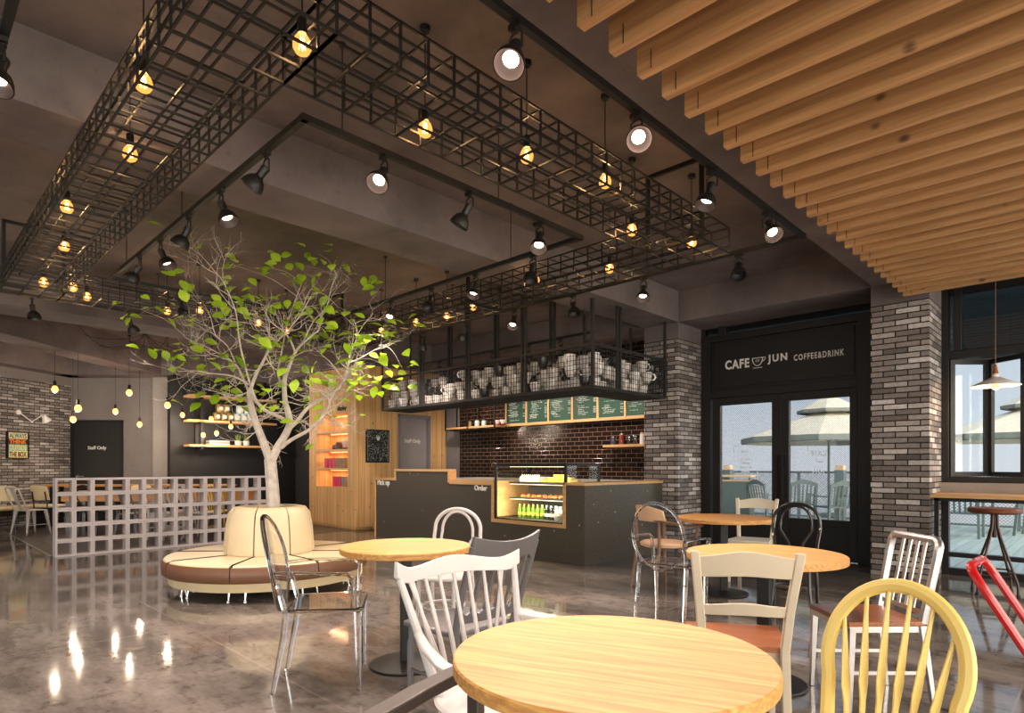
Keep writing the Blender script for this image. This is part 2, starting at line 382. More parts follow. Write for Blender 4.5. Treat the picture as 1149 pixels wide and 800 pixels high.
# polished floor
m, nt, b = newmat('polished_concrete_floor'); v = coords(nt, (1,1,1), True)
mp = coords(nt, (.55,1.5,1), True); mp2 = mp.node; mp2.inputs['Rotation'].default_value = (0,0,R_(12))
f = noise(nt, mp, 1.3, 10, .68)
r = ramp(nt, [(.34, L(70,65,62)), (.45, L(104,97,92)), (.55, L(127,119,113)), (.68, L(152,143,137))]); nt.links.new(f, r.inputs[0])
f2 = noise(nt, v, 9, 8, .7); r2 = ramp(nt, [(.36, (.5,.47,.45,1)), (.48, (1,1,1,1))]); nt.links.new(f2, r2.inputs[0])
mx = N(nt, 'ShaderNodeMix', data_type='RGBA', blend_type='MULTIPLY', i_0=.75); nt.links.new(r.outputs[0], mx.inputs[6]); nt.links.new(r2.outputs[0], mx.inputs[7])
bt = N(nt, 'ShaderNodeTexBrick', offset=0.0, i_Scale=1.0); sp = N(nt, 'ShaderNodeMapping'); sp.inputs['Location'].default_value = (.35,.75,0)
nt.links.new(v, sp.inputs[0]); nt.links.new(sp.outputs[0], bt.inputs['Vector'])
bt.inputs['Brick Width'].default_value = 2.4; bt.inputs['Row Height'].default_value = 2.4; bt.inputs['Mortar Size'].default_value = .006
mo = N(nt, 'ShaderNodeMix', data_type='RGBA'); nt.links.new(bt.outputs['Fac'], mo.inputs[0]); nt.links.new(mx.outputs[2], mo.inputs[6]); mo.inputs[7].default_value = L(132,122,116)
nt.links.new(mo.outputs[2], b.inputs['Base Color'])
rr = N(nt, 'ShaderNodeMapRange', i_3=.03, i_4=.11); nt.links.new(f2, rr.inputs[0]); nt.links.new(rr.outputs[0], b.inputs['Roughness'])
b.inputs['Specular IOR Level'].default_value = .55
bump(nt, b, noise(nt, v, 3, 4), .04, .01); M['floor'] = m
M['floor2'] = wood('dark_floor_boards', (88,80,78), (64,58,57), 'x', .6, .3, .6, 'y', world=True)
ROTC = Matrix.Rotation(YAW, 4, 'Z')
ZC, ZB = 3.76, 3.32
# ---------------------------------------------------------------- room shell
# the room's outline follows its walls, so nothing of it reaches the terrace
poly = [(-19,-4.2),(3.6,-4.2),(3.6,8.95),(-11,8.95),(-19,8.95)]
struct('floor', MB().prism(poly, -.12, 0, 'xy'), M['floor'])
fb = MB().prism([(-19,1.62),(-10.52,1.62),(-10.52,8.0),(-19,8.0)], .0, .003, 'xy'); struct('trim_1', fb, M['floor2'])
struct('trim_2', MB().box(-19,-10.52,1.60,1.625,0,.005), M['silver'])
struct('ceiling', MB().box(-19,3.6,-4.2,9.1,ZC,ZC+.15), M['slab'])
for i, (x0, x1, y0, y1, zb) in enumerate([(-1.95,-1.38,-4.2,7.96,ZB), (-5.0,-4.42,-4.2,7.96,ZB), (-10.8,-10.1,-4.2,7.96,ZB), (-15.0,3.6,7.96,9.1,ZB),
                                      (-16.4,-10.52,6.38,7.96,3.22), (-15.2,-14.35,4.4,6.38,3.24)]):
    struct('ceiling_beam', MB().box(x0,x1,y0,y1,zb,ZC-.001), M['slab'])
b = MB().box(-8.15,-7.62,7.9,13.3,3.24,ZC-.001).xf(ROTC); struct('ceiling_beam', b, M['slab'])
b = MB().box(-10.2,-7.3,13.3,13.95,3.24,ZC-.001).xf(ROTC); struct('ceiling_beam', b, M['slab'])
b = MB().prism([(-9.55,13.8),(-10.0,13.8),(-11.35,4.0),(-10.9,4.0)], 3.24, ZC-.001, 'xy').xf(ROTC); struct('ceiling_beam', b, M['slab'])
# brick wall at the far left, staff wall across the corner
bw = C(-9.94,13.8)-C(-11.3,4.0); ang = math.atan2(bw.y, bw.x)
M['brick_l'] = bricks('grey_brick_left', [(92,88,87),(130,125,124),(156,150,148),(112,108,107),(192,187,186),(138,132,130)], (24,21,20), .24, .063, .015, rot=ang)
wl = MB().prism([(-9.94,13.8),(-11.3,4.0),(-11.6,4.0),(-10.24,13.8)], 0, 3.05, 'xy').xf(ROTC); struct('wall_left', wl, M['brick_l'])
wl = MB().prism([(-9.935,13.8),(-11.295,4.0),(-11.6,4.0),(-10.24,13.8)], 3.05, ZC, 'xy').xf(ROTC); struct('wall_left_top', wl, M['conc'])
ws = MB().box(-10.3,-9.94,13.8,14.0,0,ZC).box(-8.76,-8.05,13.8,14.0,0,ZC).box(-9.94,-8.76,13.8,14.0,2.29,ZC).xf(ROTC); struct('wall_staff_corner', ws, M['conc'])
ws = MB().box(-8.05,-7.5,13.72,14.0,0,ZC).xf(ROTC); struct('wall_staff_pier', ws, M['conc_l'])
ws = MB().box(-7.5,-7.3,13.76,14.0,0,ZC).xf(ROTC); struct('wall_staff_edge', ws, M['darkwall'])
def text_mb(body, size, depth=.004, sx=1.0, spacing=1.0, bold=0):
    cu = bpy.data.curves.new('lettering', 'FONT'); cu.body = body; cu.size = size; cu.extrude = depth/2; cu.align_x = 'CENTER'; cu.align_y = 'CENTER'
    cu.space_character = spacing; cu.offset = bold; cu.resolution_u = 3
    o = bpy.data.objects.new('lettering', cu); COL.objects.link(o)
    dg = bpy.context.evaluated_depsgraph_get(); me = bpy.data.meshes.new_from_object(o.evaluated_get(dg))
    mb = MB(); mb.v = [(v.co.x*sx, v.co.z, v.co.y) for v in me.vertices]; mb.f = [tuple(p.vertices) for p in me.polygons]   # upright, read from -Y
    bpy.data.objects.remove(o); bpy.data.curves.remove(cu); bpy.data.meshes.remove(me); return mb
def place(mb, x, y, z, rz=0, mirror=False):
    if mirror: mb.v = [(-a, b_, c_) for a, b_, c_ in mb.v]
    return mb.xf(Matrix.Translation((x,y,z)) @ Matrix.Rotation(rz, 4, 'Z'))
# staff door on the corner wall
d = thing('door_1', 'charcoal staff door beside the grey brick wall', 'door', C(-9.35,13.8), YAW); d['kind'] = 'structure'; del d['category']
MB().box(-.53,.53,-.0,.04,0,2.22).build('door_leaf', M['staffdark'], d)
MB().box(-.59,-.53,-.03,.06,0,2.28).box(.53,.59,-.03,.06,0,2.28).box(-.59,.59,-.03,.06,2.22,2.28).build('door_frame', M['black'], d)
hp = MB().cyl((-.42,-.0,1.02),(-.42,-.06,1.02),.025).bar((-.42,-.055,1.02),(-.26,-.055,1.02),.02); hp.build('door_handle', M['silver'], d)
place(text_mb('Staff Only', .105, bold=.002), -.0, -.012, 1.66).build('lettering', M['whitetxt'], d)
# black recessed wall behind the shelves
struct('wall_far_left', MB().box(-15.0,-14.8,4.4,7.6,0,ZC), M['blackwall'])
struct('wall_recess', MB().box(-14.8,-12.36,7.3,7.5,0,ZC), M['darkwall'])
# pine clad volume with display niche
X0, X1, Y0 = -12.36, -10.5, 6.41
nx0, nx1, nz0, nz1 = -12.06, -10.80, .83, 2.31
w = MB().box(X0,nx0,Y0,Y0+.42,0.05,3.25).box(nx1,X1,Y0,Y0+.42,0.05,3.25).box(nx0,nx1,Y0,Y0+.42,0.05,nz0).box(nx0,nx1,Y0,Y0+.42,nz1,3.25).box(X0,X1-.02,Y0+.38,Y0+.44,.05,3.25)
w.box(X0+.05,X1-.05,Y0+.03,Y0+.4,0,.05)
# side wall with the door opening
dy0, dy1, dz = 7.42, 8.22, 2.31
w.box(X1-.4,X1,Y0+.42,dy0,0,3.25).box(X1-.4,X1,dy1,8.68,0,3.25).box(X1-.4,X1,dy0,dy1,dz,3.25)
struct('wall_pine', w, M['pine_z'])
sh = thing('display_shelving', 'built-in pine display niche of four lit shelves', 'shelves', ((nx0+nx1)/2, Y0, 0))
for z in (1.17,1.55,1.93):
    s_ = MB().box(-.63,.63,.0,.38,z,z+.045).build('shelf', M['oak_x'], sh, bevel=.002)
for z in (2.30, 1.93, 1.55, 1.17):
    st = MB().box(-.56,.56,.30,.33,z-.014,z-.002).build('light_strip', emis('strip_light_%d' % int(z*100), (255,196,120), 2.2), sh)
    la = bpy.data.lights.new('strip_light', 'AREA'); la.shape = 'RECTANGLE'; la.size = 1.1; la.size_y = .03; la.energy = 2.6; la.color = (1,.66,.34)
    lo = bpy.data.objects.new('strip_light', la); COL.objects.link(lo); lo.parent = sh; lo.location = (0,.27,z-.02); lo.rotation_euler = (R_(-20),0,0)
place(text_mb('display', .13, bold=.003), .42, -.006, 2.41).build('lettering', M['blacktxt'], sh)
# staff door in the pine wall
d = thing('door_2', 'grey staff door in the pine clad wall', 'door', (X1, (dy0+dy1)/2, 0), R_(90)); d['kind'] = 'structure'; del d['category']
MB().box(-.37,.37,.08,.12,0,2.26).build('door_leaf', M['staffgrey'], d)
MB().box(-.42,-.37,-.02,.14,0,2.33).box(.37,.42,-.02,.14,0,2.33).box(-.42,.42,-.02,.14,2.26,2.33).build('door_frame', simple('grey_frame_paint', (128,124,128), .5), d)
place(text_mb('Staff Only', .105, bold=.002), 0, .074, 1.78).build('lettering', M['whitetxt'], d)
# back wall
struct('wall_back_grey', MB().box(-10.9,-10.06,8.68,8.95,0,ZB+.02), M['greywall'])
struct('wall_back_tiled', MB().box(-10.06,-4.9,8.7,8.95,0,ZB+.02), M['tile'])
# brick pillars
for nm, a, c in (('wall_pillar_left', -4.99, -4.43), ('wall_pillar_right', -1.97, -1.40)):
    struct(nm, MB().box(a, c, 7.96, 8.75, 0, 3.09), M['brick'])
    struct(nm+'_top', MB().box(a, c, 7.965, 8.74, 3.09, ZB), M['slab'])
# pillar-top concrete faces rise to the ceiling flush with the beam
# ---------------------------------------------------------------- entrance
e = thing('door_3', 'black double entrance door with glazed leaves under a sign panel', 'door', (-3.21, 8.7, 0)); e['kind'] = 'structure'; del e['category']
fr = MB().box(-1.24,-1.07,-.05,.12,0,3.2).box(.92,1.26,-.05,.12,0,3.2).box(-1.07,.92,-.048,.12,2.26,2.37).box(-1.07,.92,-.048,.12,3.10,3.2)
fr.box(-1.07,.92,.0,.1,2.37,3.10).box(-1.24,-1.18,-.04,.1,3.2,3.33).box(-.95,-.85,-.04,.1,3.2,3.33).box(1.2,1.26,-.04,.1,3.2,3.33)
fr.build('door_frame', M['doorblack'], e, bevel=.004)
MB().box(-1.02,.88,-.018,.0,2.42,3.06).build('sign_panel', M['doorblack'], e, bevel=.004)
MB().box(-1.2,1.2,.02,.03,3.2,3.32).build('transom_pane', M['darkglass'], e)
for sx, x0, x1, g0, g1 in ((-1,-1.05,-.055,-.93,-.17), (1,-.045,.91,.06,.82)):
    lf = MB().box(x0,g0,-.02,.05,.012,2.259).box(g1,x1,-.02,.05,.012,2.259).box(g0,g1,-.02,.05,2.15,2.259).box(g0,g1,-.02,.05,.02,.12).box(g0,g1,-.02,.05,.46,.54).box(g0,g1,.0,.05,.12,.46).box(g0+.04,g1-.04,-.008,.0,.16,.42)
    leaf = lf.build('door_leaf', M['doorblack'], e, bevel=.003)
    MB().box(g0,g1,.012,.02,.54,2.15).build('pane', M['doorglass'], leaf)
    hx = -.09 if sx < 0 else -.01
    MB().box(hx-.013,hx+.013,-.075,-.05,.78,1.40).box(hx-.008,hx+.008,-.05,-.02,.86,.88).box(hx-.008,hx+.008,-.05,-.02,1.30,1.32).build('door_handle', M['black'], leaf)
def on_door(mb, name='lettering', par=e, mt='whitetxt'): return mb.build(name, M[mt], par)
def XD(u, v): return pY(u, v, 8.68)
def sign_text(body, px0, px1, v, hgt, bold=.004, gap=1.0, mirror=False, yy=-.028, par=e):
    a, c = XD(px0, v), XD(px1, v); mid = (a.x+c.x)/2+3.21; wd = abs(c.x-a.x)
    t = text_mb(body, hgt*1.4, .006, 1, gap, bold); xs = [p[0] for p in t.v]; zs = [p[2] for p in t.v]
    sx = wd/(max(xs)-min(xs)); sz = hgt/(max(zs)-min(zs)); ox = (max(xs)+min(xs))/2; oz = (max(zs)+min(zs))/2
    t.v = [((p[0]-ox)*sx, p[1], (p[2]-oz)*sz) for p in t.v]
    return on_door(place(t, mid, yy, XD((px0+px1)/2, v).z, 0, mirror), par=par, mt='vinyl' if mirror else 'whitetxt')
sign_text('CAFE', 814, 841, 408.5, .135, .006, 1.15)
sign_text('JUN', 861.5, 883.5, 402.5, .135, .006, 1.3)
sign_text('COFFEE&DRINK', 891, 947.5, 398.2, .085, .003, 1.3)
cup = MB(); c0 = XD(851, 405); cx0, cz0 = c0.x+3.21, c0.z
arc = [(cx0-.085+.0,-.024,cz0+.045)]+[(cx0-.012-.073*math.cos(t_),-.024,cz0+.045-.11*math.sin(t_)) for t_ in [PI*i/14 for i in range(15)]]+[(cx0+.061,-.024,cz0+.045)]
cup.tube(arc+[(cx0-.085,-.024,cz0+.045)], .0065, 6)
cup.tube([(cx0+.06,-.024,cz0+.045),(cx0+.1,-.024,cz0+.045),(cx0+.098,-.024,cz0+.02),(cx0+.075,-.024,cz0-.005),(cx0+.045,-.024,cz0-.01)], .0045, 6)
cup.bar((cx0-.075,-.024,cz0-.095),(cx0+.055,-.024,cz0-.095),.008); cup.build('cup_emblem', M['whitetxt'], e)
place(text_mb('CF', .05, .004), cx0-.012, -.024, cz0+.0).build('lettering', M['whitetxt'], e)
# white lettering on the outer side of the panes, read in reverse from inside
for body, a, c, v, h in (('CAFE',909,927,508.5,.075),('CUP',915,922,517.5,.04),('JUN',911,925,529.5,.07)): sign_text(body, a, c, v, h, .002, 1.15, True, .006)
for (a, c, v) in ((831,840,507),(831,841.5,515.5),(832,840,520),(830,843,524.5),(831,840,529)):
    n_ = 5; ln = MB(); A = XD(a,v); B_ = XD(c,v)
    for i in range(n_):
        x = A.x+(B_.x-A.x)*(i+.5)/n_+3.21; ln.box(x-.012,x+.012,.005,.009,A.z-.016,A.z+.016) if i % 2 == 0 else ln.box(x-.01,x+.01,.005,.009,A.z-.004,A.z+.016)
    ln.build('opening_times_line', M['vinyl'], e)
for px, py, sx, sz in ((823,500.5,1,-1),(849,536.5,-1,1),(905.5,500.5,1,-1)):
    p = XD(px,py); x = p.x+3.21
    MB().box(min(x,x+sx*.08),max(x,x+sx*.08),.005,.009,p.z-.006,p.z+.006).box(x-.006,x+.006,.005,.009,min(p.z,p.z+sz*.09),max(p.z,p.z+sz*.09)).build('corner_mark', M['vinyl'], e)
# ---------------------------------------------------------------- window with folding leaves on the right
WX0, WX1, WY = -1.40, 3.6, 8.62
w = thing('window_1', 'black framed window wall with folding leaves above the bar', 'window', (0,0,0)); w['kind'] = 'structure'; del w['category']
fr = MB().box(WX0+.07,WX1,WY+.004,WY+.096,2.49,2.58).box(WX0,WX0+.07,WY,WY+.1,0,ZB).box(WX0+.12,WX0+.19,WY-.01,WY+.1,2.58,ZB).box(WX0+.07,WX1,WY+.004,WY+.096,1.06,1.13).box(WX0+.07,WX1,WY+.004,WY+.096,.84,.92)
fr.box(WX0+.07,WX1,WY+.004,WY+.096,0,.07).box(WX0+.07,WX1,WY+.004,WY+.096,.20,.25).box(.7,.78,WY,WY+.1,0,1.06).box(.7,.78,WY,WY+.1,2.5,ZB)
fr.build('window_frame', M['doorblack'], w, bevel=.003)
MB().box(WX0,WX1,WY+.1,9.1,2.50,2.60).build('window_head', M['doorblack'], w)
MB().box(WX0,WX1,WY-.06,WY+.18,.92,1.06).build('window_sill', M['conc_l'], w)
MB().box(WX0+.07,WX1,WY+.05,WY+.056,2.58,ZB).build('transom_pane', M['darkglass'], w)
MB().box(WX0+.07,WX1,WY+.05,WY+.056,.07,.84).build('low_pane', M['glass'], w)
def leaf(p, q, z0=1.13, z1=2.49):
    p = Vector(p); q = Vector(q); dd = (q-p); ln = dd.length; a_ = math.atan2(dd.y, dd.x); Mx = Matrix.Translation((p.x,p.y,0)) @ Matrix.Rotation(a_,4,'Z')
    f_ = .055
    lf = MB().box(0,f_,-.02,.02,z0,z1).box(ln-f_,ln,-.02,.02,z0,z1).box(f_,ln-f_,-.02,.02,z0,z0+f_).box(f_,ln-f_,-.02,.02,z1-f_,z1).xf(Mx).build('folding_leaf', M['doorblack'], w, bevel=.002)
    MB().box(f_,ln-f_,-.003,.003,z0+f_,z1-f_).xf(Mx).build('pane', M['glass'], lf)
A_ = (-1.33,8.67); B_ = (-1.0,8.99); C_ = (-.64,8.69); D_ = (-.30,8.99); E_ = (.05,8.69)
leaf(A_,B_); leaf(B_,C_); leaf(C_,D_); leaf(D_,E_)
for i in range(4): leaf((.1+.86*i+.0,8.67),(.1+.86*i+.82,8.67))
# ---------------------------------------------------------------- glazed walls behind and beside the viewpoint
def glazed(name, x0, y0, x1, y1, n):
    d_ = Vector((x1-x0, y1-y0)); ln = d_.length; Mx = Matrix.Translation((x0,y0,0)) @ Matrix.Rotation(math.atan2(d_.y,d_.x),4,'Z')
    g = MB().box(0,ln,-.06,.06,0,.12).box(0,ln,-.06,.06,2.9,ZC)
    for i in range(n+1): x = ln*i/n; g.box(max(0,x-.05),min(ln,x+.05),-.06,.06,.12,2.9)
    o = g.xf(Mx).build(name, M['doorblack']); o['kind'] = 'structure'
    p_ = MB().box(.05,ln-.05,-.004,.004,.12,2.9).xf(Mx).build('pane', M['glass'], o)
glazed('window_2', 3.6, -4.2, 3.6, 8.6, 7)
glazed('window_3', -19, -4.2, 3.6, -4.2, 12)
struct('wall_far_side', MB().box(-19.2,-19,-4.2,9,0,ZC), M['conc'])
# ---------------------------------------------------------------- wooden slats below the ceiling
ys = [2.033+.2275*i for i in range(-3, 26)]; ys = [y for y in ys if y < 7.75]
proto = None
for i, y in enumerate(reversed(ys)):
    if proto is None:
        proto = thing('ceiling_slat', '', 'ceiling slat'); MB().box(0,4.6,0,.05,0,.22).build('board', M['slat'], proto)
        MB().box(.075,.079,-.0015,.0,.0,.09).build('joint_line', M['black'], proto); o = proto
    else: o = copy_tree(proto)
    o.location = (-1.6, y, 3.1)
    tag(o, 'pine slat hung under the ceiling, %s counted from the window wall' % (ORD[i] if i < len(ORD) else 'last'), 'ceiling slat', 'wooden slats over the seating')
# ---------------------------------------------------------------- serving counter
CX0, CX1, CY0, CY1 = -9.32, -4.68, 6.10, 7.96
ct = thing('serving_counter', 'L-shaped dark stone serving counter with oak edging below the hanging wire rack', 'counter', (CX0, CY0, 0))
W_ = CX1-CX0
def cxl(px): return pY(px, 560, CY0).x-CX0
a1, a2, g1, g2 = cxl(444.2), cxl(502.8), cxl(552), cxl(635)
zl, zr, zg = 1.04, 1.20, .50
body = MB().box(0.0,a1,0,.55,0,zl-.035).box(a1,a2,0,.12,0,zr-.035).box(a1,a2,.12,.55,0,zl-.035).box(a2,g1,0,.06,0,zl-.035).box(g1,g2,0,.06,0,zg-.035).box(g2,W_,0,.06,0,zl-.035).box(W_-.06,W_,.06,CY1-CY0,0,zl-.035).box(a2,g1,.061,.55,0,.5)
body.build('body', M['stone'], ct, bevel=.002)
t = .035
MB().box(-.03,a1,-.012,.6,zl-t,zl).build('countertop', M['oak_x'], ct, bevel=.002)
MB().box(-.03,.0,-.012,.56,0,zl-t).build('end_panel', M['oak_x'], ct)
rt = MB().box(a1-t,a2+t,-.012,.14,zr-t,zr).box(a1-t-.0,a1,-.012,.14,zl,zr-t).box(a2,a2+t,-.012,.14,zl-.04,zr-t); rt.build('raised_shelf', M['oak_x'], ct, bevel=.002)
MB().box(a2+t,g1,-.012,.22,zl-t-.03,zl).build('countertop', M['oak_x'], ct, bevel=.002)
MB().box(g1-.005,g1+.045,-.012,.75,zg,zl).box(g1-.005,g2+.0,-.012,.75,zg-.05,zg).box(g2-.045,g2,-.012,.04,zg,zl).build('case_surround', M['oak_x'], ct, bevel=.002)
MB().box(g2-.045,W_+.012,-.012,.06,zl-t,zl).box(W_-.3,W_+.012,.06,CY1-CY0,zl-t,zl).build('countertop', M['oak_x'], ct, bevel=.002)
MB().box(a1+.0,g1-.01,.22,.62,zl-.03,zl-.004).build('worktop', M['worktop'], ct)
MB().box(g2+.0,W_-.3,.06,CY1-CY0,zl-.03,zl-.004).build('worktop', M['worktop'], ct)
def front_text(body_, px, py, h, bold=.004):
    p = pY(px, py, CY0-.01); tt = text_mb(body_, h, .006, 1, 1, bold); place(tt, p.x-CX0, -.006, p.z).build('lettering', M['whitetxt'], ct)
front_text('Order', 539, 547.8, .105); front_text('Pick up', 430, 541.5, .13)
# back counter with sink tap
bc = thing('back_counter', 'white topped back counter along the dark tiled wall', 'counter', (-9.4, 8.05, 0))
MB().box(0,4.3,.0,.64,.0,.98).build('cabinet_body', M['darkwall'], bc); MB().box(-.02,4.32,-.03,.645,.98,1.02).build('worktop', M['worktop'], bc)
p = pY(543,536,8.0); tp = thing('sink_tap', 'chrome swan-neck tap on the back counter before the tiles', 'tap', (p.x, 8.35, 1.02))
MB().cyl((0,0,0),(0,0,.05),.03).tube([(0,0,.04),(0,0,.24),(0,-.03,.29),(0,-.08,.30),(0,-.13,.27),(0,-.14,.22)], .013, 10).build('spout', M['chrome'], tp)
MB().cyl((.0,0,.08),(.06,0,.12),.008).build('tap_lever', M['chrome'], tp)
# display case
gc = thing('display_case', 'black framed glass pastry case set into the counter', 'display case', (CX0+g1+.05, CY0+.0, zg))
gw, gd, gh = (g2-.0)-(g1+.05), .74, 1.285-zg
f = .03
fr = MB()
for x in (0, gw-f):
    fr.box(x,x+f,0.0,f,0,gh).box(x,x+f,gd-f,gd,0,gh).box(x,x+f,f,gd-f,gh-f,gh).box(x,x+f,f,gd-f,0,f)
fr.box(f,gw-f,0,f,gh-f,gh).box(f,gw-f,gd-f,gd,gh-f,gh).box(f,gw-f,0,gd,0,.02).box(f,gw-f,gd-f,gd,0,f)
fr.build('case_frame', M['black'], gc)
for nm, bx in (('front_glass', (f,gw-f,.010,.016,.02,gh-f)), ('side_glass', (gw-.018,gw-.012,f,gd-f,f,gh-f)), ('side_glass', (.012,.018,f,gd-f,.55,gh-f)), ('top_glass', (f,gw-f,f,gd-f,gh-.012,gh-.006))):
    MB().box(*bx).build(nm, M['caseglass'], gc)
MB().box(.0,f,f,gd-f,f,.53).build('inner_side_panel', M['oak_x'], gc)
MB().box(f,gw-f,gd-.05,gd-f,f,.5).build('back_panel', M['greywall'], gc)
MB().box(.14,gw-f,.16,.62,.50,.525).build('shelf', M['darkwall'], gc); MB().box(.14,gw-f,.16,.62,.285,.305).build('shelf', M['darkwall'], gc)
for z in (gh-.05, .49, .28):
    la = bpy.data.lights.new('case_light', 'AREA'); la.shape = 'RECTANGLE'; la.size = gw-.3; la.size_y = .02; la.energy = 9; la.color = (1,.84,.55)
    lo = bpy.data.objects.new('case_light', la); COL.objects.link(lo); lo.parent = gc; lo.location = (gw/2,.12,z)
    MB().box(.2,gw-.1,.115,.135,z+.003,z+.008).build('light_strip', emis('case_strip_%d' % int(z*100), (255,232,190), 3), gc)
gx, gy, gz = CX0+g1+.05, CY0, zg
# food in the case
cakes = []
def rep(make, places, label, cat, group):
    first = None
    for pl in places:
        o = make() if first is None else copy_tree(first)
        first = first or o; o.location = pl[:3]
        if len(pl) > 3: o.rotation_euler = (0,0,pl[3])
        tag(o, label, cat, group)
    return first
def mk_cake():
    o = thing('iced_cake', '', 'cake'); MB().box(-.19,.19,-.1,.1,0,.075).build('sponge', M['cakewhite'], o, bevel=.006)
    for i in range(9): MB().lathe([(.012,0),(.014,.012),(.002,.035)], (-.165+.041*i,-.07,.075), 8).build('cream_peak', M['cakewhite'], o)
    return o
def mk_block(mt='cheese', s=(.05,.035,.035)):
    def f_():
        o = MB().box(-s[0],s[0],-s[1],s[1],0,s[2]).build('cake_slice', M[mt], bevel=.004); return o
    return f_
o = mk_cake(); o.location = (gx+.42,gy+.38,gz+.525); tag(o, 'long white iced cake with cream peaks on the top shelf of the pastry case', 'cake')
pl = []
for lv, n_ in enumerate((6,4,2)):
    for i in range(n_): pl.append((gx+.93+(i-(n_-1)/2)*.108, gy+.36, gz+.526+.037*lv))
rep(mk_block(), pl, 'yellow cake slice in the stepped pile right of the white cake', 'cake', 'yellow slices on the top shelf of the case')
pl = [(gx+.30+.1*i+random.uniform(-.01,.01), gy+.30+.11*j, gz+.306, random.uniform(-.4,.4)) for i in range(11) for j in range(2)]
def mk_past():
    o = thing('glazed_pastry', '', 'pastry'); MB().lathe([(.001,0),(.036,0),(.043,.012),(.036,.03),(.02,.038),(.001,.04)], n=12).build('bun', M['pastry'], o)
    MB().lathe([(.001,.036),(.022,.036),(.026,.041),(.012,.047),(.001,.048)], n=12).build('glaze', M['berry'], o); return o
rep(mk_past, pl, 'small red glazed pastry on the middle shelf of the pastry case', 'pastry', 'pastries on the middle shelf of the case')
def mk_bottle(bm_, cm):
    def f_():
        o = thing('drink_bottle', '', 'bottle')
        MB().lathe([(.001,0),(.03,0),(.032,.01),(.031,.11),(.026,.14),(.012,.165),(.012,.18),(.001,.18)], n=14).build('bottle_body', M[bm_], o)
        MB().lathe([(.0125,.165),(.015,.167),(.015,.19),(.001,.191)], n=12).build('cap', M[cm], o)
        MB().lathe([(.0325,.04),(.033,.042),(.033,.08),(.0325,.082)], n=14).build('bottle_label', M['cheese' if bm_ == 'greenbottle' else 'whitetxt'], o); return o
    return f_
rep(mk_bottle('greenbottle','cheese'), [(gx+.28+.085*i, gy+.24+.09*j, gz+.02) for i in range(6) for j in range(2)], 'green drink bottle in the bottom of the pastry case', 'bottle', 'green bottles in the case')
rep(mk_bottle('jar_clear','bluecap'), [(gx+.80+.08*i, gy+.22+.08*j, gz+.02) for i in range(4) for j in range(1)], 'clear water bottle with pale blue cap in the pastry case', 'bottle', 'water bottles in the case')
rep(mk_bottle('milk','whitetxt'), [(gx+1.03+.07*i, gy+.16, gz+.02) for i in range(2)], 'white milk bottle at the front of the pastry case', 'bottle', 'milk bottles in the case')
rep(mk_block('berry', (.035,.03,.1)), [(gx+1.21+.0*i, gy+.17+.08*i, gz+.02) for i in range(4)], 'red snack pack in the right corner of the pastry case', 'pack', 'snack packs in the case')
# ---------------------------------------------------------------- wire rack hanging over the counter
rk = thing('hanging_rack', 'L-shaped black wire rack of white cups hanging over the counter', 'rack', (0,0,0))
RX0, RX1, RY0, RY1, RYE, RZ0, RZ1, RD = -9.12, -4.56, 6.10, 6.70, 7.82, 2.235, 2.765, .58
fr = MB(); s = .034
def rail(p, q): fr.bar(p, q, s)
loop = [(RX0,RY0),(RX1,RY0),(RX1,RYE),(RX1-RD,RYE),(RX1-RD,RY1),(RX0,RY1)]
for z in (RZ0, RZ1):
    for i in range(6): rail((*loop[i],z), (*loop[(i+1)%6],z))
for x, y in loop: rail((x,y,RZ0),(x,y,RZ1))
rack_frame = fr.build('frame', M['counterwire'], rk)
def meshpanel(p, u, v, nu, nv, w=.0055):
    g = MB(); p = Vector(p); u = Vector(u); v = Vector(v)
    for i in range(1, nu): g.bar(p+u*i/nu, p+u*i/nu+v, w)
    for j in range(1, nv): g.bar(p+v*j/nv, p+v*j/nv+u, w)
    return g
h = RZ1-RZ0
gm = MB()
for i in range(6):
    a, c = Vector((*loop[i],RZ0)), Vector((*loop[(i+1)%6],RZ0)); n_ = round((c-a).length/.05)
    q = meshpanel(a, c-a, (0,0,h), n_, 9); gm.add(q.v, q.f)
gm.build('wire_mesh', M['counterwire'], rk)
q = meshpanel((RX0,RY0,RZ0), (RX1-RX0,0,0), (0,RY1-RY0,0), 110, 12, .007); q2 = meshpanel((RX1-RD,RY1,RZ0), (RD,0,0), (0,RYE-RY1,0), 12, 26, .007); q.add(q2.v, q2.f)
q.build('bottom_mesh', M['counterwire'], rk)
def post(x, y, ax, z1):
    g = MB()
    for sgn in (-1,1):
        dx, dy = ((.035*sgn,0) if ax == 'x' else (0,.035*sgn)); g.box(x+dx-.016,x+dx+.016,y+dy-.016,y+dy+.016,RZ0-.01,z1)
    g.box(x-.05 if ax == 'x' else x-.016, x+.05 if ax == 'x' else x+.016, y-.016 if ax == 'x' else y-.05, y+.016 if ax == 'x' else y+.05, z1-.03, z1)
    g.box(x-.05 if ax == 'x' else x-.016, x+.05 if ax == 'x' else x+.016, y-.016 if ax == 'x' else y-.05, y+.016 if ax == 'x' else y+.05, RZ0-.01, RZ0+.02)
    g.build('hanger_post', M['counterwire'], rk)
for x in (-8.0,-6.87,-5.72): post(x, RY0-.0, 'x', ZC); post(x, RY1, 'x', ZC)
for x, y in ((RX0,RY0),(RX0,RY1)): MB().box(x-.012,x+.012,y-.012,y+.012,RZ1,ZC).build('hanger_post', M['counterwire'], rk)
MB().box(RX1-.02,RX1+.02,RY0-.02,RY0+.02,RZ1,ZB).build('hanger_post', M['counterwire'], rk)
post(RX1, 6.66, 'y', ZB)
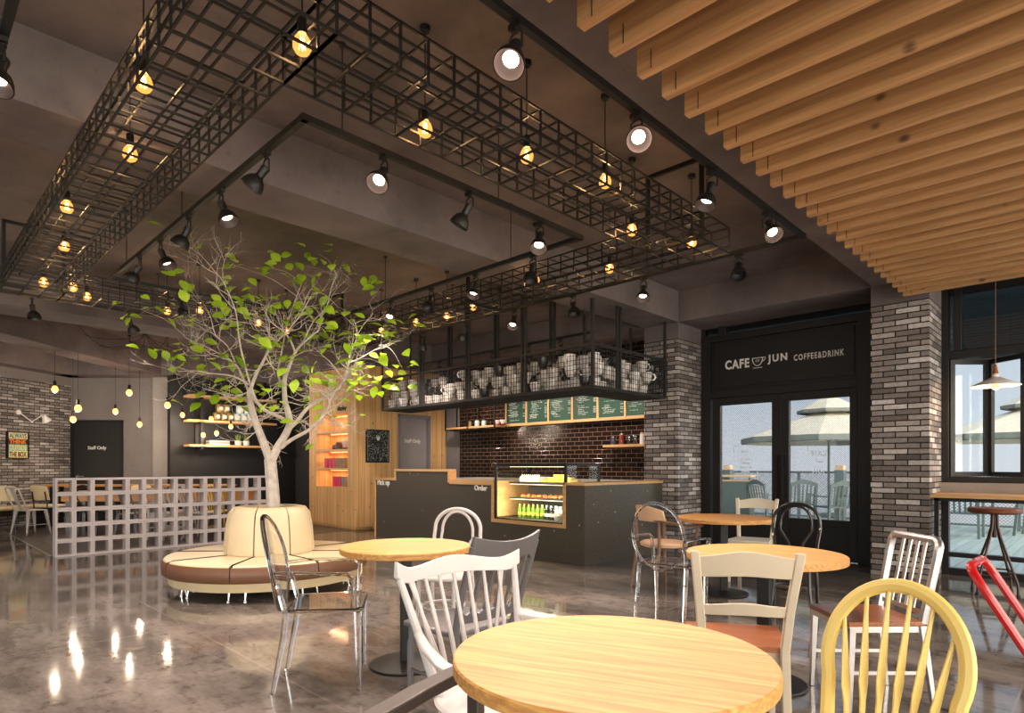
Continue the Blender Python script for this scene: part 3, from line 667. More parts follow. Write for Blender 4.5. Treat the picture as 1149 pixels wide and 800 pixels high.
for x, y in ((RX1,RYE),(RX1-RD,RYE),(RX1-RD,RY1)): MB().box(x-.016,x+.016,y-.016,y+.016,RZ1,ZB).build('hanger_post', M['counterwire'], rk)
# cups heaped in the rack
def mk_cup(mt):
    o = thing('coffee_cup', '', 'cup')
    MB().lathe([(.001,.0),(.024,0),(.034,.02),(.044,.055),(.046,.085),(.042,.085),(.038,.05),(.02,.01),(.001,.008)], n=14).build('bowl', M[mt], o)
    MB().tube([(.042,0,.07),(.062,0,.068),(.07,0,.045),(.058,0,.024),(.036,0,.024)], .006, 6).build('handle', M[mt], o); return o
cw, cb = None, None; cups = []
spots_ = []
for layer in range(3):
    n = [62,56,40][layer]
    for i in range(n):
        tt = random.random() if layer < 2 else random.choice([random.uniform(.3,1.0), random.random()])
        s_ = tt*(RX1-RX0+RYE-RY1); 
        if s_ < RX1-RX0: x, y = RX0+s_, random.uniform(RY0+.07, RY1-.07)
        else: x, y = random.uniform(RX1-RD+.07, RX1-.07), RY1+s_-(RX1-RX0)
        x = min(max(x,RX0+.08),RX1-.08); y = min(y,RYE-.08)
        spots_.append((x,y,RZ0+.012+.15*layer+(.0 if layer == 0 else random.uniform(-.01,.015))))
used = []
for (x,y,z) in spots_:
    ok = True
    for (a,b_,c_) in used:
        if abs(z-c_) < .1 and (x-a)**2+(y-b_)**2 < .0275: ok = False; break
    if not ok:
        for _ in range(160):
            x2 = x+random.uniform(-.5,.5); y2 = random.uniform(RY0+.07, RY1-.07) if x2 < RX1-RD else random.uniform(RY0+.07, RYE-.08)
            if not (RX0+.08 < x2 < RX1-.08): continue
            if all(abs(z-c_) >= .1 or (x2-a)**2+(y2-b_)**2 >= .0275 for (a,b_,c_) in used): x, y, ok = x2, y2, True; break
    if ok: used.append((x,y,z))
for i, (x,y,z) in enumerate(used):
    dark = i % 7 == 3
    if dark:
        o = mk_cup('darkcup') if cb is None else copy_tree(cb); cb = cb or o
    else:
        o = mk_cup('cup') if cw is None else copy_tree(cw); cw = cw or o
    o.location = (x,y,z); o.rotation_euler = (random.choice([0,0,PI]) if 0 else 0, 0, random.uniform(0,2*PI))
    o.scale = (1.75,)*3
    tag(o, ('black' if dark else 'white')+' porcelain cup heaped in the hanging wire rack', 'cup', ('black' if dark else 'white')+' cups in the hanging rack')
# ---------------------------------------------------------------- menu boards, shelves on the tiled wall
xs = [-8.57+.5617*i for i in range(7)]
for i in range(6):
    mbd = thing('menu_board', 'green chalk menu board in oak frame, %s from the left above the tiles' % ORD[i], 'menu board', ((xs[i]+xs[i+1])/2, 8.62, 2.03), 0, 'chalk menu boards over the tiled wall')
    hw = .2809
    MB().box(-hw+.02,hw-.02,.0,.02,.05,.86).build('chalkboard', M['board'], mbd)
    MB().box(-hw,-hw+.02,-.02,.03,.05,.88).box(hw-.02,hw,-.02,.03,.05,.88).box(-hw,hw,-.05,.03,0,.05).box(-hw+.02,hw-.02,-.02,.03,.86,.88).build('board_frame', M['oak_x'], mbd)
    ch = MB(); z = .80; rnd = random.Random(50+i)
    while z > .11:
        if rnd.random() < .16: z -= .04; continue
        big = rnd.random() < .3; x = -hw+.05+(0 if big else .05)+rnd.uniform(0,.05); xe = x+rnd.uniform(.1,.26)
        while x < min(xe, hw-.14):
            wd = rnd.uniform(.006,.012)
            hh_ = .018 if big else .012
            pts = [(x,-.002,z),(x+wd*.5,-.002,z+hh_*rnd.uniform(.5,1)),(x+wd,-.002,z+rnd.uniform(0,.005))]
            for a_, b_ in zip(pts, pts[1:]): ch.bar(a_, b_, .0034)
            if rnd.random() < .5: ch.bar((x,-.002,z+hh_*.5),(x+wd,-.002,z+hh_*.5),.003)
            x += wd+rnd.uniform(.002,.006)
            if rnd.random() < .15: x += .015
        if rnd.random() < .6:
            x = hw-.10
            for k in range(4):
                ch.bar((x,-.002,z),(x+.004,-.002,z+.014),.0034).bar((x+.004,-.002,z+.014),(x+.009,-.002,z),.003); x += .014
        z -= rnd.uniform(.024,.032)
    o = ch.build('chalk_writing', M['chalk'], mbd, smooth=0); o['kind'] = 'stuff'
ds = MB().box(-6.08,-4.99,8.42,8.70,1.565,1.605).build('wall_shelf', M['oak_x'], bevel=.002); tag(ds, 'short oak shelf with jars on the tiles beside the brick pillar', 'shelf')
def mk_jar(mt, lid, hgt=.14, r=.045):
    o = thing('storage_jar', '', 'jar'); MB().lathe([(.001,0),(r*.9,0),(r,.01),(r,hgt*.8),(r*.75,hgt*.92),(.001,hgt*.92)], n=16).build('jar_body', M[mt], o)
    MB().lathe([(r*.8,hgt*.92),(r*.82,hgt*.93),(r*.82,hgt*1.05),(.001,hgt*1.06)], n=16).build('lid', M[lid], o); return o
for px, mt, lid, hg, lab in ((688,'jar_blue','chrome',.13,'dark blue storage jar, leftmost on the short oak shelf'),(697.5,'jar_red','chrome',.17,'red storage jar, second from the left on the short oak shelf'),(706,'jar_clear','chrome',.12,'low clear glass jar in the middle of the short oak shelf'),(712.5,'jar_clear','chrome',.13,'clear glass jar left of the cream jar on the short shelf'),(721,'cup','oak_x',.18,'tall cream jar against the brick pillar on the short shelf')):
    p = pY(px, 497, 8.52); o = mk_jar(mt, lid, hg); o.location = (p.x, 8.52, 1.605); tag(o, lab, 'jar')
# black framed shelf left of the boards
hs = thing('hanging_shelf', 'black metal framed shelf with oak board on the grey wall left of the boards', 'shelf', (-9.37, 8.35, 2.0))
fr = MB()
for x in (-.75,-.05,.75):
    for y in (0,.32): fr.box(x-.012,x+.012,y-.012,y+.012,0,1.3)
fr.box(-.76,.76,-.012,.012,0,.02).box(-.76,.76,.31,.33,0,.02).box(-.76,-.74,0,.32,0,.02).box(.74,.76,0,.32,0,.02).box(-.76,.76,-.012,.012,1.28,1.3)
fr.build('frame', M['black'], hs); MB().box(-.74,.74,.01,.31,.02,.06).build('shelf_board', M['oak_x'], hs)
for i, (px, mt, lid, hg, nm) in enumerate(((529,'gold','gold',.11,'gold'),(534.5,'gold','gold',.11,'gold'),(537.5,'palebluetin','chrome',.13,'pale blue'),(541.5,'palebluetin','chrome',.13,'pale blue'))):
    p = pY(px, 472, 8.5); o = mk_jar(mt, lid, hg, .05); o.location = (p.x, 8.45+.09*(i % 2), 2.06); tag(o, '%s tin canister, %s from the left on the black framed shelf' % (nm, ORD[i]), 'canister')
for i, px in enumerate((557,563)):
    p = pY(px, 472, 8.45); o = thing('stacked_cup', 'white bowl on a red saucer, %s one near the menu boards' % ('left' if i == 0 else 'right'), 'bowl', (p.x, 8.48, 2.06))
    MB().lathe([(.001,0),(.03,0),(.06,.05),(.062,.08),(.056,.08),(.028,.015),(.001,.012)], (0,0,.02), 18).build('bowl', M['cup'], o)
    MB().lathe([(.001,0),(.05,0),(.078,.018),(.076,.022),(.04,.008),(.001,.008)], n=18).build('saucer', M['berry'], o)
# chalk drawing poster on the pine wall
ps = thing('chalk_poster', 'black poster with white chalk doodles and a coffee cup on the pine wall', 'poster', (-10.5, 6.9, 1.65), R_(90))
MB().box(-.27,.27,-.03,.0,-.33,.33).box(-.25,.25,-.035,-.03,-.31,.31).build('poster_panel', M['blackwall'], ps)
rnd = random.Random(3); ch = MB()
for i in range(420):
    x, z = rnd.uniform(-.235,.235), rnd.uniform(-.295,.295)
    if abs(x) < .12 and .03 < z < .13 and rnd.random() < .8: continue
    a_ = rnd.uniform(0,PI); l_ = rnd.uniform(.004,.018); ch.bar((x,-.0365,z),(x+l_*math.cos(a_),-.0365,z+l_*math.sin(a_)),.0035)
for sx in (-1,1): ch.bar((sx*.24,-.0365,-.3),(sx*.24,-.0365,.28),.003)
o = ch.build('chalk_doodles', M['chalk'], ps, smooth=0); o['kind'] = 'stuff'
MB().prism([(-.04,.21),(.04,.21),(.035,.14),(.015,.11),(-.015,.11),(-.035,.14)], -.038, -.036).build('cup_drawing', M['chalk'], ps)
MB().box(-.03,.03,-.0395,-.038,.185,.2).build('coffee_stripe', M['teak'], ps)
# niche contents
def carton(mt, w_, d_, h_): return lambda: MB().box(-w_/2,w_/2,-d_/2,d_/2,0,h_).build('tea_carton', M[mt], bevel=.003)
def nx(px, py): return pY(px, py, Y0+.16).x
def putn(o, px, z, lab, cat, group=None):
    o.location = (nx(px,510), Y0+.15, z); tag(o, lab, cat, group)
z1, z2, z3 = 1.55+.045, 1.17+.045, .83
o = mk_jar('jar_blue','darkcup',.09,.05); putn(o, 376, z1, 'small black tin on the second shelf of the pine niche', 'tin')
o = mk_jar('dbrownbox','gold',.15,.075); putn(o, 381, z1, 'brown tin with gold lid on the second shelf of the pine niche', 'tin')
o = mk_cup('cup'); o.scale = (1.7,)*3; putn(o, 388.5, z1+.03, 'white cup on a brown dish on the second niche shelf', 'cup')
MB().lathe([(.001,-.016),(.03,-.016),(.05,-.002),(.001,-.002)], n=16).build('dish', M['dbrownbox'], o)
for i, (px, mt, nm) in enumerate(((368.7,'pink','pink'),(373,'pink','pink'),(377,'pink','pink'),(380.8,'tanbox','tan'),(384.5,'tanbox','tan'),(388.3,'tanbox','tan'))):
    putn(carton(mt,.12,.1,.20)(), px, z2, '%s tea carton, %s from the left on the third niche shelf' % (nm, ORD[i]), 'carton', 'cartons on the third niche shelf')
for i, (px, mt, nm) in enumerate(((378,'pink','pink'),(383,'pink','pink'),(387.8,'greybox','grey'))):
    putn(carton(mt,.13,.1,.21)(), px, z3, '%s carton, %s from the left at the bottom of the niche' % (nm, ORD[i]), 'carton', 'cartons at the bottom of the niche')
# ---------------------------------------------------------------- shelves before the black wall
sx0 = -14.8
ss = thing('wall_shelving', 'black framed shelving with three oak boards before the black wall', 'shelves', (sx0, 0, 0))
for y in (4.93, 6.35):
    fr = MB()
    for x in (.03,.36): fr.box(x-.03,x+.03,y-.03,y+.03,1.62,3.24)
    for z in (1.68,2.23,2.78): fr.box(.06,.33,y-.02,y+.02,z-.03,z)
    fr.build('frame', M['black'], ss)
zs = [pX(270, 500, sx0+.36).z, pX(270, 475, sx0+.36).z, pX(270, 447.5, sx0+.36).z]
for z in (1.68,2.23,2.78): MB().box(.02,.42,4.66,6.62,z,z+.05).build('shelf_board', M['oak_x'], ss, bevel=.003)
def sy(px, z): return pX(px, 480, sx0+.3).y
def can(mt): return lambda: MB().lathe([(.001,0),(.085,0),(.09,.008),(.09,.18),(.085,.19),(.001,.19)], n=18).build('tin_canister', M[mt], smooth=40)
def add_can(mt, px, lv, nm, k):
    o = can(mt)(); o.location = (sx0+.25, sy(px,0), 2.28+.192*lv)
    MB().prism([(.0905,.06),(.0905,.06)] if 0 else [(-.035,.05),(.035,.05),(.045,.09),(.035,.135),(-.035,.135),(-.045,.09)], .088, .093, 'yz').build('paper_label', M['cakewhite'], o)
    tag(o, '%s tin canister, %s of its stack on the middle black wall shelf' % (nm, k), 'canister', 'canisters on the middle shelf')
for i, px in enumerate((244,251.5,259)): add_can('gold', px, 0, 'gold', ('bottom left','bottom middle','bottom right')[i])
for i, px in enumerate((247.5,254.5)): add_can('gold', px, 1, 'gold', ('top left','top right')[i])
for i, px in enumerate((266.5,274,280.5)): add_can('palebluetin', px, 0, 'pale blue', ('bottom left','bottom middle','bottom right')[i])
for i, px in enumerate((270.5,278)): add_can('palebluetin', px, 1, 'pale blue', ('top left','top right')[i])
for i in range(3):
    o = MB().box(-.12,.12,-.22,.22,0,.032).build('magazine', M['cup'] if i % 2 == 0 else M['greybox'], bevel=.003); o.location = (sx0+.24, sy(245.5,0)+.0, 1.73+.033*i)
    tag(o, 'pale magazine, %s of the flat stack on the lowest black wall shelf' % ('bottom','middle','top')[i], 'magazine', 'stacked magazines')
for i, px in enumerate((268.5,277.5)):
    o = thing('potted_grass', 'tufted grass in a white pot, %s one on the lowest black wall shelf' % ('left','right')[i], 'potted plant', (sx0+.24, sy(px,0), 1.73))
    MB().lathe([(.001,0),(.06,0),(.072,.02),(.076,.10),(.068,.11),(.001,.10)], n=20).build('pot', M['cup'], o)
    g = MB(); rnd = random.Random(i)
    for k in range(46):
        a_ = rnd.uniform(0,2*PI); r0 = rnd.uniform(0,.045); r1 = r0+rnd.uniform(.0,.05); hh_ = rnd.uniform(.09,.17)
        g.tube([(r0*math.cos(a_),r0*math.sin(a_),.10),(r1*math.cos(a_),r1*math.sin(a_),.10+hh_)], [.006,.002], 4)
    g.build('grass_blades', M['leafplant'], o)
# ---------------------------------------------------------------- square ring of wire cage under the ceiling
KX0, KX1, KY0, KY1, KW, KZ0, KZ1 = -8.43, -2.36, .85, 5.12, .5, 3.10, 3.317
kg = thing('wire_cage', 'black wire cage forming a big square ring round the hanging bulbs', 'light cage', (0,0,0))
g = MB(); w_ = .011; st = .1627
def line(p, q): g.bar(p, q, w_)
def run(axis, a0, a1, b0, b1):
    """cells along axis from a0 to a1, between b0 and b1 across"""
    P = (lambda a, b, z: (a,b,z)) if axis == 'x' else (lambda a, b, z: (b,a,z))
    n = round((a1-a0)/st)
    for z in (KZ0, KZ1):
        for j in range(4): line(P(a0,b0+(b1-b0)*j/3,z), P(a1,b0+(b1-b0)*j/3,z))
    for b in (b0, b1):
        for j in (1,2): line(P(a0,b,KZ0+(KZ1-KZ0)*j/3), P(a1,b,KZ0+(KZ1-KZ0)*j/3))
    for i in range(n+1):
        a = a0+(a1-a0)*i/n
        for z in (KZ0, KZ1): line(P(a,b0,z), P(a,b1,z))
        for b in (b0, b1): line(P(a,b,KZ0), P(a,b,KZ1))
run('x', KX0, KX1, KY0, KY0+KW); run('x', KX0, KX1, KY1-KW, KY1)
run('y', KY0+KW, KY1-KW, KX0, KX0+KW); run('y', KY0+KW, KY1-KW, KX1-KW, KX1)
g.build('wire_grid', M['cagemetal'], kg, smooth=0)
def hangframe(x0, y0, x1, y1):
    t_ = .03; MB().bar((x0,y0,KZ0),(x0,y0,ZC),t_).bar((x1,y1,KZ0),(x1,y1,ZC),t_).bar((x0,y0,ZC-.015),(x1,y1,ZC-.015),t_).bar((x0,y0,KZ0+.01),(x1,y1,KZ0+.01),t_).build('hanger_frame', M['cagemetal'], kg)
hangframe(KX1-KW,KY1-KW,KX1,KY1-KW); hangframe(KX0,KY0+.02,KX0+.0,KY0+KW) if 0 else hangframe(-8.05,KY0,-8.05,KY0+KW)
hangframe(KX1-KW,KY1,KX1-KW,KY1-KW+.02) if 0 else None
hangframe(KX0,KY1-KW,KX0+KW,KY1-KW); hangframe(-5.2,KY1-KW,-5.2,KY1)
# ---------------------------------------------------------------- light tracks
TZ = 3.2
def track(name, pts, closed, label, rods):
    o = thing(name, label, 'light track', (0,0,0)); n = len(pts); hw = .02
    tm = MB()
    for i in range(n if closed else n-1):
        a = Vector(pts[i]); c = Vector(pts[(i+1)%n]); d_ = (c-a).normalized()*hw
        tm.bar((a.x-d_.x,a.y-d_.y,TZ+.02), (c.x+d_.x,c.y+d_.y,TZ+.02), .036, .036)
    tm.build('rail', M['black'], o)
    for x, y in rods: MB().cyl((x,y,TZ+.035),(x,y,ZC),.004).lathe([(.001,ZC-.02),(.02,ZC-.02),(.022,ZC)], (x,y,0), 12).build('suspension_rod', M['black'], o)
    return o
OX0, OX1, OY0, OY1 = -8.89, -1.872, .38, 5.49
track('outer_light_track', [(OX1,OY0),(OX1,OY1),(OX0,OY1),(OX0,OY0)], True, 'black lighting track in a big square around the outside of the wire cage', [(-2.1,OY1),(OX0,2.5),(-5.6,OY1),(-6.5,OY1)])
IX0, IX1, IY0, IY1 = -7.48, -3.26, 1.66, 4.19
track('inner_light_track', [(IX1,IY0),(IX1,IY1),(IX0,IY1),(IX0,IY0)], True, 'black lighting track in a smaller square inside the wire cage ring', [(IX1+.0,1.9),(IX1,3.2),(-5.3,IY0),(-6.9,IY0),(-4.1,IY1),(-6.2,IY1)])
track('counter_light_track', [(-9.6,7.26),(-5.4,7.26)], False, 'straight black lighting track behind the hanging counter rack', [(-9.4,7.26),(-7.5,7.26),(-5.6,7.26)])
# spotlights
def mk_spot(lit):
    o = thing('track_spotlight', '', 'spotlight')
    MB().box(-.03,.03,-.012,.012,-.018,.004).cyl((0,0,-.018),(0,0,-.03),.012).build('track_adapter', M['black'], o)
    hd = MB()
    hd.lathe([(.001,.0),(.022,0),(.024,-.01),(.021,-.03),(.021,-.062),(.03,-.07),(.045,-.085),(.056,-.112),(.059,-.135),(.055,-.135),(.05,-.112),(.03,-.09),(.001,-.088)], n=24)
    head = hd.build('lamp_head', M['black'], o); head.location = (0,0,-.075)
    yk = MB(); arc_ = [(.03*math.cos(a_), 0, -.028-.0-.0+.03*math.sin(a_)*.6-.02) for a_ in [PI*i/8 for i in range(9)]]
    yk.tube([(.03,0,-.095)]+arc_+[(-.03,0,-.095)], .005, 6); yk.build('yoke', M['black'], o)
    if lit:
        MB().lathe([(.001,-.104),(.02,-.106),(.03,-.100),(.001,-.098)], n=20, close=False).build('lens', M['lens'], head)
        la = bpy.data.lights.new('spot_beam', 'SPOT'); la.energy = SPOT_W; la.spot_size = R_(105); la.spot_blend = 1.0; la.color = (1,.81,.69); la.shadow_soft_size = .06
        lo = bpy.data.objects.new('spot_beam', la); COL.objects.link(lo); lo.parent = head; lo.location = (0,0,-.14)
    return o
SPOT_W, BULB_W = 135, 7.5
p_lit = p_off = None
def spot(pos, aim, lit, label):
    global p_lit, p_off
    if lit: o = mk_spot(True) if p_lit is None else copy_tree(p_lit); p_lit = p_lit or o
    else: o = mk_spot(False) if p_off is None else copy_tree(p_off); p_off = p_off or o
    o.location = (pos[0], pos[1], TZ+.0); o.scale = (1.2,)*3; tag(o, label, 'spotlight', 'track spotlights under the ceiling')
    d_ = Vector(aim)-Vector((pos[0],pos[1],TZ-.075)); q = (-d_).to_track_quat('Z', 'Y')
    for h_ in o.children:
        if h_.name.startswith('lamp_head'): h_.rotation_mode = 'QUATERNION'; h_.rotation_quaternion = q
    return o
def onx(px, py, X_): return (X_, pX(px, py, X_).y)
def ony(px, py, Y_): return (pY(px, py, Y_).x, Y_)
lbl = lambda lit, t: ('lit' if lit else 'unlit')+' bell spotlight '+t.replace(' from the ',' from ').replace(' from its ',' from ')
tilt = lambda p, dx, dy: (p[0]+dx*1.7, p[1]+dy*1.7, 0)
for k, (px, py, lit, dx, dy) in enumerate(((579,43,1,.4,-1.0),(714,135,1,1.2,-1.4),(799,199,1,-.3,-.6),(861,246,1,1.1,-.9))):
    p = onx(px, py, OX1); spot(p, tilt(p,dx,dy), lit, lbl(lit, 'on the right run of the outer track, %s from the near end' % ORD[k]))
p = ony(4, 40, OY0); p = (-3.62, OY0); spot(p, tilt(p,.5,-.4), 1, lbl(1, 'alone on the near run of the outer track'))
for k, (px, py, lit, dx, dy) in enumerate(((829,285,0,.5,-1.2),(722,310,1,.4,-.8),(643,330,0,.8,-.7),(577,345,1,.5,-1),(523,360,1,-1.1,-.1),(475,375,1,-1.0,.5))):  # the fifth head's light is added to brighten the pine wall
    p = ony(px, py, OY1); spot(p, tilt(p,dx,dy), lit, lbl(lit, 'on the far run of the outer track, %s from its right corner' % ORD[k]))
for k, (px, py, lit, dx, dy) in enumerate(((36,334,0,.3,.2),(145,350,1,-.6,.9),(235,362,0,-.4,.8))):
    p = onx(px, py, OX0); spot(p, tilt(p,dx,dy), lit, lbl(lit, 'on the left run of the outer track, %s from the near corner' % ORD[k]))
for k, (px, py, lit, dx, dy) in enumerate(((431,178,1,.7,-1.2),(527,219,0,-.9,-.6),(606,252,1,.5,-.8))):
    p = onx(px, py, IX1); spot(p, tilt(p,dx,dy), lit, lbl(lit, 'on the right run of the inner track, %s from the near end' % ORD[k]))
for k, (px, py, lit, dx, dy) in enumerate(((299,180,1,-.9,-1),(248,227,1,.8,.4),(212,256,1,-.8,-.7),(180,286,1,.7,.6),(157,305,1,-.8,-.8))):
    p = ony(px, py, IY0); spot(p, tilt(p,dx,dy), lit, lbl(lit, 'on the near run of the inner track, %s from the right corner' % ORD[k]))
for k, (px, py, lit, dx, dy) in enumerate(((598,287,0,.1,-.5),(534,310,1,.2,-.7),(484,327,0,.3,-.9),(439,340,1,.7,-.9))):
    p = ony(px, py, IY1); spot(p, tilt(p,dx,dy), lit, lbl(lit, 'on the far run of the inner track, %s from the right corner' % ORD[k]))
p = onx(201, 325, IX0); spot(p, tilt(p,.5,.5), 0, lbl(0, 'alone on the left run of the inner track'))
for k, (px, py, lit, dx, dy) in enumerate(((629,383,1,.2,1.6),(593,388,0,-.4,.6),(553,396,1,.1,1.6),(493,406,1,-.3,1.4))):
    p = ony(px, py, 7.26); spot(p, tilt(p,dx,dy), lit, lbl(lit, 'on the counter track behind the rack, %s from its right end' % ORD[k]))
# filament bulbs
def mk_bulb(drop, r=.042, power=None, far=False):
    """hangs from z=0 (ceiling); the bulb's middle lies drop below"""
    o = thing('pendant_bulb', '', 'hanging bulb'); s_ = r/.042
    MB().lathe([(.001,-.03),(.024,-.03),(.03,-.02),(.03,0)], n=16).build('ceiling_rose', M['cagemetal'], o)
    MB().cyl((0,0,-.02),(0,0,-drop+.10*s_),.0035).build('cord', M['cagemetal'], o)
    MB().lathe([(.001,.115*s_),(.018*s_,.113*s_),(.021*s_,.105*s_),(.021*s_,.05*s_),(.024*s_,.045*s_),(.024*s_,.038*s_),(.001,.038*s_)], (0,0,-drop), 16).build('socket', M['cagemetal'], o)
    prof = [(.016,.045),(.02,.036),(.034,.018),(.042,-.008),(.041,-.026),(.03,-.046),(.014,-.056),(.001,-.058)]
    gl = MB().lathe([(a_*s_, b_*s_) for a_, b_ in prof], (0,0,-drop), 20, close=False).build('bulb', M['bulbfar'] if far else M['bulbglass'], o)
    if not far:
        fl = MB()
        for k in range(5):
            a_ = 2*PI*k/5; c_, s2 = math.cos(a_)*.014*s_, math.sin(a_)*.014*s_
            fl.bar((c_*.5,s2*.5,-drop+.025*s_),(c_,s2,-drop-.03*s_),.0035); fl.bar((c_,s2,-drop-.03*s_),(math.cos(a_+1.25)*.007*s_,math.sin(a_+1.25)*.007*s_,-drop+.025*s_),.0035)
        fl.build('filament', M['bulbfil'], gl, smooth=0)
    la = bpy.data.lights.new('bulb_glow', 'POINT'); la.energy = power or BULB_W; la.color = (1,.72,.45) if not far else (1,.8,.6); la.shadow_soft_size = .02
    lo = bpy.data.objects.new('bulb_glow', la); COL.objects.link(lo); lo.parent = o; lo.location = (0,0,-drop-(.075*s_ if far else .0))
    return o
BZ = 3.185; pb = None
def cagebulb(px, py, label, rng=None):
    global pb
    o = mk_bulb(ZC-BZ) if pb is None else copy_tree(pb); pb = pb or o
    p = pZ(px, py, BZ)
    if rng: p.x = min(max(p.x, rng[0]), rng[1]); p.y = min(max(p.y, rng[2]), rng[3])
    o.location = (p.x, p.y, ZC); tag(o, label, 'hanging bulb', 'filament bulbs in the wire cage')
for k, q in enumerate(((339,48),(477,143),(591,173),(679,202),(709,257),(776,271))): cagebulb(*q, 'glowing filament bulb in the right run of the wire cage, %s from the near end' % ORD[k], (-2.80,-2.42,.9,5.06))
for k, q in enumerate(((684,300),(601,313),(531,343),(504,355),(467,361),(428,370))): cagebulb(*q, 'glowing filament bulb in the far run of the wire cage, %s from its right end' % ORD[k], (-8,-2.4,4.68,5.06))
for k, q in enumerate(((151,87),(146,171),(75,231),(72,275),(49,316))): cagebulb(*q, 'glowing filament bulb in the near run of the wire cage, %s from its right end' % ORD[k], (-8.4,-2.4,.91,1.29))
for k, q in enumerate(((80,305),(97.6,332),(186,349),(224,348),(290,362),(320,371))): cagebulb(*q, 'glowing filament bulb in the left run of the wire cage, %s from its near end' % ORD[k], (-8.37,-7.99,1.42,4.55))
# bulbs on long swagged flexes over the left seating
hub = pZ(163, 374, ZC-.01); swag = thing('cord_hub', 'black ceiling hub where the loose flexes of the far left bulbs meet', 'ceiling hub', hub)
MB().lathe([(.001,-.05),(.03,-.045),(.05,-.02),(.055,.009)], n=16).build('rose', M['cagemetal'], swag)
for k, (bx, by, hx, hy, r) in enumerate(((61,436,61.6,360.6,.05),(87,457.5,87.6,363,.055),(81.5,470,82,369,.05),(129,461,129.5,382,.048),(145,440,145,376,.052),(156.5,475.5,156.7,388,.048),(188,454,188,377,.052),(204.5,465,204.7,392,.045),(229,487.5,228,392,.045),(242.5,485.5,243,394,.045),(236,469.5,237,388,.045),(259.5,478,259,395,.045))):
    h_ = pZ(hx, hy, ZC); dep = h_.x*FW[0]+h_.y*FW[1]; bz = HH+(HY-by)*dep/FPX
    o = mk_bulb(ZC-bz, r, 12, True); o.location = (h_.x, h_.y, ZC)
    a = Vector((0,0,-.02)); c = hub-Vector((h_.x,h_.y,ZC)); c.z = -.03; sag = .18+.25*((k*37) % 10)/10
    pts = [a.lerp(c, i/12)+Vector((0,0,-sag*4*(i/12)*(1-i/12))) for i in range(13)]
    w0 = Vector((h_.x,h_.y,ZC))-hub; MB().tube([q_+w0 for q_ in pts], .004, 5).build('swagged_cord', M['cagemetal'], swag)
    tag(o, 'bare glowing bulb on a long flex, %s along the far left group' % ORD[k], 'hanging bulb', 'bare bulbs over the left seating')
# pendant lamp by the window
p = pY(1117, 432, 8.0); o = thing('pendant_lamp', 'white conical pendant lamp with wooden neck hanging before the window bar', 'pendant lamp', (p.x, p.y, 0))
zr = p.z
MB().cyl((0,0,zr+.20),(0,0,ZC-.03),.003).lathe([(.001,ZC-.03),(.04,ZC-.03),(.045,ZC)], n=16).build('cord', M['plybrown'], o)
MB().lathe([(.001,zr+.215),(.012,zr+.21),(.018,zr+.17),(.026,zr+.12),(.03,zr+.105),(.001,zr+.105)], n=20).build('neck', M['neckwood'], o)
MB().lathe([(.028,zr+.115),(.032,zr+.085),(.10,zr+.05),(.205,zr+.0),(.212,zr-.012),(.205,zr-.008),(.10,zr+.042),(.03,zr+.075),(.02,zr+.11)], n=40, close=False).build('lamp_shade', M['shade'], o)
MB().sphere((0,0,zr-.012), .036, 16, 10).build('bulb', M['bulbfar'], o)
la = bpy.data.lights.new('pendant_glow', 'POINT'); la.energy = 14; la.color = (1,.66,.36); la.shadow_soft_size = .03; lo = bpy.data.objects.new('pendant_glow', la); COL.objects.link(lo); lo.parent = o; lo.location = (0,0,zr-.07)
# ---------------------------------------------------------------- tables
def table(lat, dep, r, label, rz=0):
    c = C(lat, dep); o = thing('round_table', label, 'table', c, rz)
    MB().lathe([(.001,.712),(r-.004,.712),(r,.716),(r,.745),(r-.004,.75),(.001,.75)], n=72).build('tabletop', M['top'], o)
    MB().box(-.035,.035,-.035,.035,.03,.70).build('column', M['black'], o, bevel=.003)
    MB().box(-.16,.16,-.02,.02,.69,.712).box(-.02,.02,-.16,.16,.69,.712).build('top_bracket', M['black'], o)
    MB().lathe([(.001,0),(.225,0),(.23,.006),(.225,.014),(.06,.03),(.001,.032)], n=40).build('base', M['black'], o)
    return o
table(.264,1.635,.4205,'round oak table nearest the viewer, cropped by the bottom of the view', R_(20))
table(-.669,3.861,.405,'round oak table between the round sofa and the grey chair', R_(60))
table(1.455,3.529,.432,'round oak table behind the cream ladder-back chair', R_(10))
table(2.083,6.017,.45,'round oak table farthest back, by the entrance door', R_(30))
